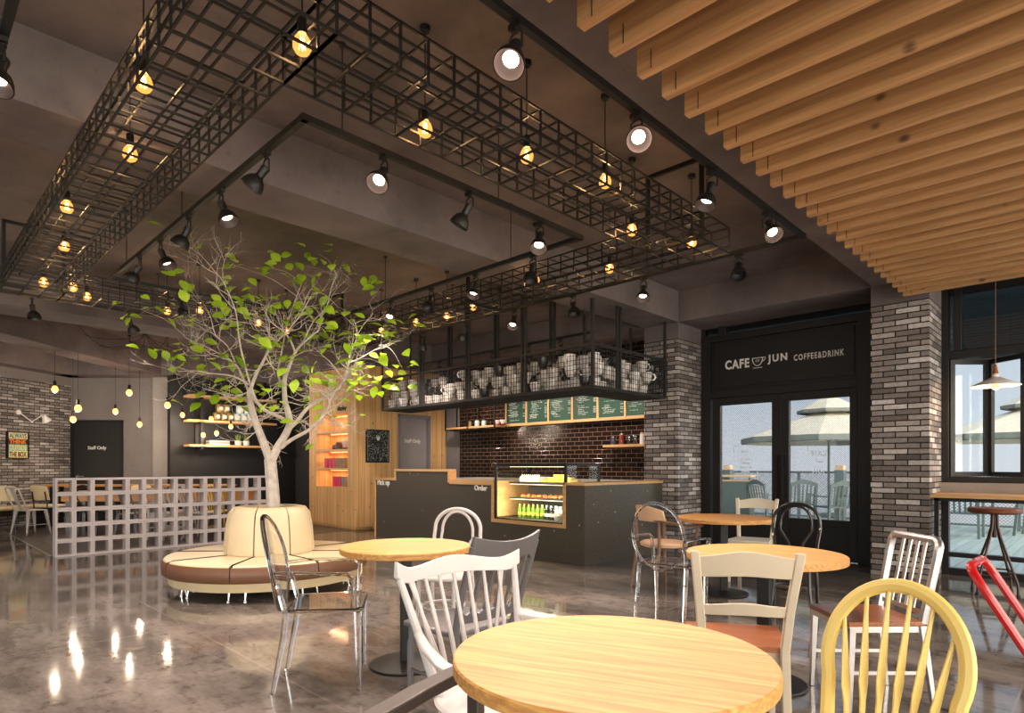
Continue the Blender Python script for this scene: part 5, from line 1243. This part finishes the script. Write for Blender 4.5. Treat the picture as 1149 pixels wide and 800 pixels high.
def leaf_(p, s_, nrm, dr):
    a = dr.normalized(); b_ = nrm.cross(a).normalized(); c_ = a.cross(b_).normalized(); pr = [(0,0),(.2,.26),(.45,.36),(.72,.27),(.9,.12),(1.05,0)]
    vs = []; 
    for t_, w_ in pr: vs += [p+a*s_*t_+c_*(.10*s_*math.sin(t_*PI)), ]
    L_ = [p+a*s_*t_+b_*s_*w_+c_*(.10*s_*math.sin(t_*PI)+.08*s_*w_) for t_, w_ in pr[1:-1]]
    R2 = [p+a*s_*t_-b_*s_*w_+c_*(.10*s_*math.sin(t_*PI)+.08*s_*w_) for t_, w_ in pr[1:-1]]
    n_ = len(pr); vs = vs+L_+R2; fs = []
    for k in range(n_-1):
        l0 = 0 if k == 0 else n_+k-1; l1 = n_-1 if k == n_-2 else n_+k
        r0 = 0 if k == 0 else n_+(n_-2)+k-1; r1 = n_-1 if k == n_-2 else n_+(n_-2)+k
        for (x0, x1) in ((l0,l1),(r0,r1)):
            f_ = []
            for v_ in (k,k+1,x1,x0):
                if v_ not in f_: f_.append(v_)
            if len(f_) >= 3: fs.append(tuple(f_))
    lf.add(vs, fs)
seeds = [(172,350),(157,347),(205,315),(207,340),(197,405),(222,400),(250,350),(262,360),(285,335),(300,342),(330,300),(345,305),(358,285),(373,290),(400,315),(410,325),(300,300),(270,310),(255,295),(320,330),(340,345),(350,360),(300,380),(275,400),(300,400),(345,410),(385,415),(400,425),(420,425),(430,430),(445,420),(430,395),(432,380),(425,370),(395,375),(405,380),(367,365),(325,370),(340,350),(290,390),(310,440),(330,395),(265,445),(290,440),(375,430),(350,400),(270,385),(235,400),(245,430),(230,440),(395,440),(320,415),(405,385),(455,420),(387,455),(285,420),(360,320),(380,345),(315,290),(290,315)]
sw = [tp(x, y, rnd.uniform(-.6,.7)) for x, y in seeds]
cnt = 0
def put_leaf(p):
    global cnt
    leaf_(p, rnd.uniform(.105,.15), Vector((rnd.uniform(-.6,.6),rnd.uniform(-.6,.6)-.2,1)).normalized()+Vector((.25,-.25,0))*rnd.uniform(-1,2), Vector((rnd.uniform(-1,1),rnd.uniform(-1,1),rnd.uniform(-.5,.3)))); cnt += 1
for s_ in sw:
    # a fine twig carries each spray of leaves back to the nearest branch
    q = min(nodes, key=lambda n_: (n_[0]-s_).length)[0]
    near = min(ends, key=lambda e_: (e_[0]-s_).length)[0]
    if (near-s_).length > .3:
        m_ = q.lerp(s_, .5)+Vector((0,0,.06)); MB_ = MB().tube([q, q.lerp(m_,.6)+Vector((0,0,.02)), m_, s_], [.004,.003,.0025,.0015], 4); MB_.build('twig', M['bark'], tr, smooth=0)
    for k in range(rnd.randint(3,5)): put_leaf(s_+Vector((rnd.uniform(-.17,.17),rnd.uniform(-.17,.17),rnd.uniform(-.13,.13))))
vis = [e_ for e_ in ends if e_[0].z < 3.5]
for e_ in rnd.sample(vis, min(150, len(vis))): put_leaf(e_[0])
o = lf.build('foliage', M['leaf'], tr, smooth=60); o['kind'] = 'stuff'
# ---------------------------------------------------------------- pierced block screen
NB, U = 14, .216; bs = thing('block_screen', 'low screen of grey square-holed concrete blocks behind the sofa', 'screen', (-10.30, 1.63, 0), R_(90))
g = MB(); T_ = .026
for i in range(NB):
    for j in range(5):
        x0, x1, z0, z1 = i*U, (i+1)*U, j*U, (j+1)*U
        g.box(x0+.0015,x0+T_,0,.19,z0+.0015,z1-.0015).box(x1-T_,x1-.0015,0,.19,z0+.0015,z1-.0015).box(x0+T_,x1-T_,0,.19,z0+.0015,z0+T_).box(x0+T_,x1-T_,0,.19,z1-T_,z1-.0015)
g.build('pierced_blocks', M['block'], bs); MB().box(0,NB*U,.01,.18,NB*0+5*U-.001,5*U+.004).build('coping', M['block'], bs)
# ---------------------------------------------------------------- seating behind the screen
def long_table(name, label, a, b_, dep_w, z, apron, mat, legm):
    a = C(*a); b_ = C(*b_); d_ = b_-a; ln = d_.length; o = thing(name, label, 'table', a, math.atan2(d_.y, d_.x))
    MB().box(0,ln,0,dep_w,z-.04,z).build('tabletop', mat, o, bevel=.003)
    if apron: MB().box(.02,ln-.02,.02,dep_w-.02,z-apron,z-.04).build('apron', mat, o)
    for x in (.08, ln-.14):
        for y in (.05, dep_w-.11): MB().box(x,x+.06,y,y+.06,0,z-.04).build('leg', legm, o)
    return o
M['honey'] = wood('honey_table_wood', (206,148,84), (176,118,58), 'x', 1, .4)
long_table('communal_table', 'long honey-coloured communal table behind the pierced block screen', (-8.25,11.15), (-5.0,11.6), .7, .78, .18, M['honey'], M['blackwood'])
long_table('wall_table', 'narrow honey-coloured table standing before the charcoal staff door', (-9.75,12.75), (-6.0,13.0), .45, .86, 0, M['honey'], M['black'])
bn = thing('cushioned_bench', 'long beige cushioned bench along the grey brick wall', 'bench', C(-10.22,10.3), YAW+math.atan2(9.8,1.36)-PI/2+PI/2)
MB().box(0,2.4,-.42,-.02,.40,.47).build('seat_cushion', M['leather_b'], bn, bevel=.01); MB().box(.02,2.38,-.40,-.04,.30,.40).box(.05,.12,-.38,-.06,0,.3).box(2.28,2.35,-.38,-.06,0,.3).build('frame', M['blackwood'], bn)
def shell_chair():
    o = thing('shell_chair', '', 'chair')
    secs = []
    for i in range(11):
        x = -.2+.04*i; u = abs(x)/.2; secs.append([(x,-.22+.03*u*u,.58),(x,-.205+.03*u*u,.58),(x,-.27+.03*u*u,.87-.03*u**4),(x,-.285+.03*u*u,.87-.03*u**4)])
    MB().strip(secs).build('backrest', M['leather_b'], o, bevel=.003)
    MB().prism([(-.2,-.2),(.2,-.2),(.22,.2),(-.22,.2)], .43, .48, 'xy').build('seat', M['leather_b'], o, bevel=.015)
    for sx in (-1,1):
        MB().tube([(sx*.15,-.25,.75),(sx*.16,-.2,.44),(sx*.2,-.24,0)], .013, 8).build('leg', M['blackwood'], o); MB().tube([(sx*.17,.16,.44),(sx*.2,.2,0)], .013, 8).build('leg', M['blackwood'], o)
    return o
put(shell_chair(), -9.70, 11.5, (.1,-1.0), 'beige shell chair cut by the left edge of the view')
put(shell_chair(), -9.28, 12.3, (.2,1), 'beige shell chair just left of the block screen at the wall table')
put(pressed_chair('palesteel', .17, .86), -8.84, 11.25, (.3,.95), 'white pressed-metal chair left of the block screen')
for px, dep, fn, f, lb in ((108,10.75,lambda: bentwood_chair('blackwood'),(.1,1),'black bentwood chair behind the second and third columns of the block screen'),
    (150,12.25,lambda: shell_chair(),(0,-1),'beige shell chair on the far side of the communal table'),
    (187,10.5,lambda: ladder_chair('white','white'),(.3,1),'white ladder-back chair seen through the middle of the block screen'),
    (207,11.0,lambda: bentwood_chair('white'),(-.2,1),'white bentwood chair seen through the middle of the block screen'),
    (225,10.5,lambda: spindle_armchair(),(.2,1),'white spindle chair behind the block screen near the tree'),
    (248,10.95,lambda: hoop_chair('yellow'),(.1,1),'yellow hoop-back chair half hidden behind the block screen'),
    (150,10.45,lambda: pressed_chair('greyplastic', .17, .86),(.1,1),'grey metal chair seen through the block screen')):
    put(fn(), (px-CX)/FPX*dep, dep, f, lb)
# framed poster and swing lamp on the brick wall
def brick_pt(px, py, off):
    """point on the left brick wall, off metres out from it"""
    k = (px-CX)/FPX; s = (-11.3+9.94)/(4.0-13.8); dep = (-9.94-s*13.8+off)/(k-s); return dep
wr = YAW+math.atan2(9.8,1.36)
dp = brick_pt(20,500,.03); c_ = C((20-CX)/FPX*dp, dp, HH+(HY-499)*dp/FPX)
po = thing('framed_poster', 'framed typographic poster in teal, orange and cream on the brick wall', 'poster', c_, wr)
zt, zb_ = (HY-485.5)*dp/FPX-(HY-499)*dp/FPX, (HY-513.5)*dp/FPX-(HY-499)*dp/FPX
e1 = brick_pt(8,500,.03); e2 = brick_pt(32,500,.03); hw = (C((8-CX)/FPX*e1,e1)-C((32-CX)/FPX*e2,e2)).length/2
MB().box(-hw,hw,-.0,.03,zb_-.02,zt+.02).box(-hw,hw,-.02,0,zt,zt+.02).box(-hw,hw,-.02,0,zb_-.02,zb_).box(-hw,-hw+.02,-.02,0,zb_,zt).box(hw-.02,hw,-.02,0,zb_,zt).build('poster_frame', M['black'], po)
H_ = zt-zb_; bands = [('ALWAYS',(226,214,160),(56,120,122),.75,1.0),('THINK',(70,30,40),(248,140,30),.53,.75),('OUTSIDE',(120,190,180),(236,214,130),.27,.53),('THE BOX',(228,220,160),(90,56,40),0,.27)]
for tx, bgc, fgc, z0, z1 in bands:
    MB().box(-hw+.02,hw-.02,-.004,.0,zb_+H_*z0,zb_+H_*z1).build('poster_band', simple('band_'+tx.replace(' ','_').lower(), bgc, .5), po)
    t_ = text_mb(tx, .2, .003, 1, 1, .006); xs_ = [p[0] for p in t_.v]; zs_ = [p[2] for p in t_.v]; sx = (2*hw-.09)/(max(xs_)-min(xs_)); sz = H_*(z1-z0)*.78/(max(zs_)-min(zs_)); ox = (max(xs_)+min(xs_))/2; oz = (max(zs_)+min(zs_))/2
    t_.v = [((p[0]-ox)*sx, p[1], (p[2]-oz)*sz) for p in t_.v]
    place(t_, 0, -.006, zb_+H_*(z0+z1)/2).build('lettering', simple('ink_'+tx.replace(' ','_').lower(), fgc, .5), po)
dl = brick_pt(20,463,0); c_ = C((20-CX)/FPX*dl, dl, HH+(HY-462.5)*dl/FPX)
wlamp = thing('swing_wall_lamp', 'white swing-arm lamp on the grey brick wall above the framed poster', 'wall lamp', c_, wr)
k_ = dl/FPX
MB().cyl((0,0,0),(0,-.03,0),.05).build('wall_plate', M['shade'], wlamp)
dr_ = .0
ax = lambda px: (px-20)*k_*.85
j1, j2 = Vector((ax(33),-.12,-10*k_)), Vector((ax(42),-.22,-2.0*k_))
MB().tube([(0,-.03,0), j1, j2], .011, 8).sphere(tuple(j1), .022).build('swing_arm', M['shade'], wlamp)
MB().lathe([(.02,.06),(.04,.05),(.05,.0),(.085,-.07),(.09,-.08),(.08,-.07),(.045,.0),(.02,.04)], n=24, close=False).xf(Matrix.Translation(j2+Vector((.06,0,-.05))) @ Matrix.Rotation(R_(-35),4,'Y')).build('lamp_shade', M['shade'], wlamp)
la = bpy.data.lights.new('wall_lamp_glow', 'SPOT'); la.energy = 40; la.spot_size = R_(110); la.spot_blend = .9; la.color = (1,.78,.55); la.shadow_soft_size = .04
lo = bpy.data.objects.new('wall_lamp_glow', la); COL.objects.link(lo); lo.parent = wlamp; lo.location = j2+Vector((.12,0,-.13)); lo.rotation_euler = (R_(-22),0,0)
# ---------------------------------------------------------------- terrace outside
o = struct('floor_terrace', MB().box(-14,8,9.05,16.2,-.12,-.02), M['deck'])
FY = 15.4
fe = thing('terrace_railing', 'grey-green terrace railing with diamond wire mesh outside the doors', 'railing', (0,FY,0))
MB().box(-13,8,-.03,.03,1.08,1.13).box(-13,8,-.02,.02,.04,.08).build('rail', M['teal'], fe)
g = MB(); n = 0; x = -11.0
while x < 5:
    g.bar((x,0,.08),(x+1,0,1.08),.007).bar((x+1,0,.08),(x,0,1.08),.007); x += .062
o = g.build('diamond_mesh', M['chainwire'], fe, smooth=0); o['kind'] = 'stuff'
for i in range(9):
    x = -11.5+2.05*i; pr = MB().box(x-.03,x+.03,-.03,.03,-.02,1.09).build('post', M['teal'], fe)
for k, (px, dep) in enumerate(((817,15.0),(943,14.0))):
    c_ = C((px-CX)/FPX*dep, dep, 0); o = thing('terrace_bollard', 'grey-green terrace post with a pale lit cap, behind the %s door leaf' % ('left','right')[k], 'bollard', c_)
    MB().box(-.1,.1,-.1,.1,-.02,1.16).build('post', M['teal'], o, bevel=.005); MB().box(-.085,.085,-.085,.085,1.16,1.27).build('cap', M['lampcap'], o, bevel=.005)
def parasol(lat, dep, label):
    o = thing('parasol', label, 'parasol', C(lat, dep, -.02)); R0, zr_, zt_ = 2.15, 2.0, 2.86
    def canopy(r, z0, z1, hh_, name, nn=8):
        vs, fs = [(0,0,z1)], []
        for k in range(nn):
            a_ = 2*PI*k/nn+.2; vs.append((r*math.cos(a_), r*math.sin(a_), z0))
        for k in range(nn): fs.append((0, 1+k, 1+(k+1)%nn))
        mb = MB().add(vs, fs).add([(x*.998,y*.998,z-.02) for x,y,z in vs], [tuple(reversed(f_)) for f_ in fs]); c_ = mb.build(name, M['canvas'], o, smooth=0)
        v2 = MB()
        for k in range(nn):
            p, q = Vector(vs[1+k]), Vector(vs[1+(k+1)%nn]); v2.add([p,q,q-Vector((0,0,hh_)),p-Vector((0,0,hh_))], [(0,1,2,3)]); v2.add([p*.99,q*.99,q*.99-Vector((0,0,hh_)),p*.99-Vector((0,0,hh_))], [(3,2,1,0)])
        v2.build('valance', M['canvas_e'], o, smooth=0)
    canopy(R0, zr_, zt_-.1, .13, 'canopy'); canopy(.75, zt_-.16, zt_+.25, .06, 'top_canopy')
    MB().cyl((0,0,0),(0,0,zt_+.36),.03).build('pole', M['teal'], o); MB().lathe([(.001,0),(.32,0),(.32,.05),(.06,.09),(.001,.09)], n=24).build('base', M['teal'], o)
    rb = MB()
    for k in range(8):
        a_ = 2*PI*k/8+.2; rb.bar((0,0,zt_-.14),(R0*.98*math.cos(a_),R0*.98*math.sin(a_),zr_-.03),.02); rb.bar((0,0,zr_-.1),(R0*.5*math.cos(a_),R0*.5*math.sin(a_),zr_+.33),.018)
    rb.build('ribs', M['teal'], o); return o
parasol((930-CX)/FPX*15.6, 15.6, 'cream two-tier parasol seen through the right door leaf'); parasol((1168-CX)/FPX*14.2, 14.2, 'cream two-tier parasol seen through the folding window')
def slat_garden_chair():
    o = thing('garden_chair', '', 'garden chair'); m_ = M['teal']
    MB().box(-.28,.28,-.26,.24,.40,.43).build('seat', m_, o)
    secs = [[(x,-.26-.10,.86+.10*math.cos(x/.28*PI/2)),(x,-.24-.10,.86+.10*math.cos(x/.28*PI/2)),(x,-.24-.09,.80+.06*math.cos(x/.28*PI/2)),(x,-.26-.09,.80+.06*math.cos(x/.28*PI/2))] for x in [-.28+.056*i for i in range(11)]]
    MB().strip(secs).build('top_rail', m_, o)
    for i in range(7): x = -.24+.08*i; MB().bar((x,-.25,.43),(x,-.34,.84),.035,.012,(0,1,0)).build('back_slat', m_, o)
    for sx in (-1,1):
        MB().bar((sx*.27,-.25,-.02),(sx*.27,-.34,.88),.04).build('leg', m_, o); MB().bar((sx*.27,.21,-.02),(sx*.27,.21,.62),.04).build('leg', m_, o); MB().bar((sx*.28,-.3,.63),(sx*.28,.25,.63),.06,.025).build('armrest', m_, o)
    return o
gc_ = slat_garden_chair(); first = True
for px, dep, f, lb in ((896,13.6,(.15,1),'slatted garden chair toned grey-green for shade, left one behind the right door leaf'),(935,12.6,(-.1,1),'slatted garden chair toned grey-green for shade, right one behind the right door leaf'),(862,13.4,(.9,.3),'garden chair toned grey-green for shade, at the inner edge of the left door leaf'),(1080,11.0,(.7,.7),'garden chair toned grey-green for shade, seen below the bar, left one'),(1124,11.5,(-.6,.8),'garden chair toned grey-green for shade, seen below the bar, right one')):
    o = gc_ if first else copy_tree(gc_); first = False; o.location = C((px-CX)/FPX*dep, dep); o.rotation_euler = (0,0,face_rz(*f)); tag(o, lb, 'garden chair', 'garden chairs on the terrace')
dep = 14.2; o = thing('terrace_station', 'grey-green outdoor service cabinet with wooden shelves behind the left door leaf', 'cabinet', C((829-CX)/FPX*dep, dep, -.02), R_(10))
MB().box(-.32,.30,-.22,.22,0,.92).build('body', M['teal'], o, bevel=.01); MB().box(-.34,.32,-.24,.24,1.02,1.06).box(-.34,.32,-.24,.24,.92,.95).build('wooden_shelf', M['lampcap'], o); MB().box(-.32,-.28,-.22,.22,.95,1.02).box(.26,.30,-.22,.22,.95,1.02).build('upright', M['teal'], o)
# ---------------------------------------------------------------- sky and camera
SKY_FILL = 9.0   # sky brightened behind the viewpoint, added as fill light for the room
W = bpy.data.worlds.new('sky'); bpy.context.scene.world = W; W.use_nodes = True; nt = W.node_tree; bg = nt.nodes['Background']
tc = N(nt, 'ShaderNodeTexCoord'); sp = N(nt, 'ShaderNodeSeparateXYZ'); nt.links.new(tc.outputs['Generated'], sp.inputs[0])
r = ramp(nt, [(0, (.17,.16,.15,1)), (.38, (.22,.21,.20,1)), (.455, (.68,.69,.73,1)), (.5, (.74,.75,.80,1)), (.56, (.66,.71,.80,1)), (.75, (.46,.56,.76,1)), (1, (.34,.5,.8,1))])
mr = N(nt, 'ShaderNodeMapRange', i_1=-1.0, i_2=1.0); nt.links.new(sp.outputs[2], mr.inputs[0]); nt.links.new(mr.outputs[0], r.inputs[0]); nt.links.new(r.outputs[0], bg.inputs[0])
dt = N(nt, 'ShaderNodeVectorMath', operation='DOT_PRODUCT'); nt.links.new(tc.outputs['Generated'], dt.inputs[0]); dt.inputs[1].default_value = Vector((.97,-.22,.17)).normalized()
m3 = N(nt, 'ShaderNodeMapRange', interpolation_type='SMOOTHSTEP', i_1=.1, i_2=.95, i_3=1.0, i_4=SKY_FILL); nt.links.new(dt.outputs['Value'], m3.inputs[0]); nt.links.new(m3.outputs[0], bg.inputs[1]); m4 = N(nt, 'ShaderNodeMapRange', i_1=1.0, i_2=SKY_FILL); nt.links.new(m3.outputs[0], m4.inputs[0]); mc = N(nt, 'ShaderNodeMix', data_type='RGBA'); nt.links.new(m4.outputs[0], mc.inputs[0]); nt.links.new(r.outputs[0], mc.inputs[6]); mc.inputs[7].default_value = (.92,.78,.66,1); nt.links.new(mc.outputs[2], bg.inputs[0])
cam = bpy.data.cameras.new('camera'); co = bpy.data.objects.new('camera', cam); COL.objects.link(co); bpy.context.scene.camera = co
co.location = (0,0,HH); co.rotation_euler = (R_(90),0,YAW); cam.sensor_width = 36; cam.lens = FPX/1149*36; cam.shift_x = 0; cam.shift_y = 123/1149; cam.clip_start = .05; cam.clip_end = 200
sc = bpy.context.scene; vs = sc.view_settings; vs.view_transform = 'Standard'; vs.look = 'None'; vs.gamma = 1; vs.use_curve_mapping = False; vs.exposure = 0.35
cy = sc.cycles; cy.max_bounces = 10; cy.transmission_bounces = 10; cy.transparent_max_bounces = 16; cy.diffuse_bounces = 4; cy.glossy_bounces = 4; cy.sample_clamp_indirect = 4; cy.use_denoising = True; cy.caustics_reflective = False; cy.caustics_refractive = False
try: cy.use_light_tree = True
except Exception: pass
bpy.context.view_layer.update()
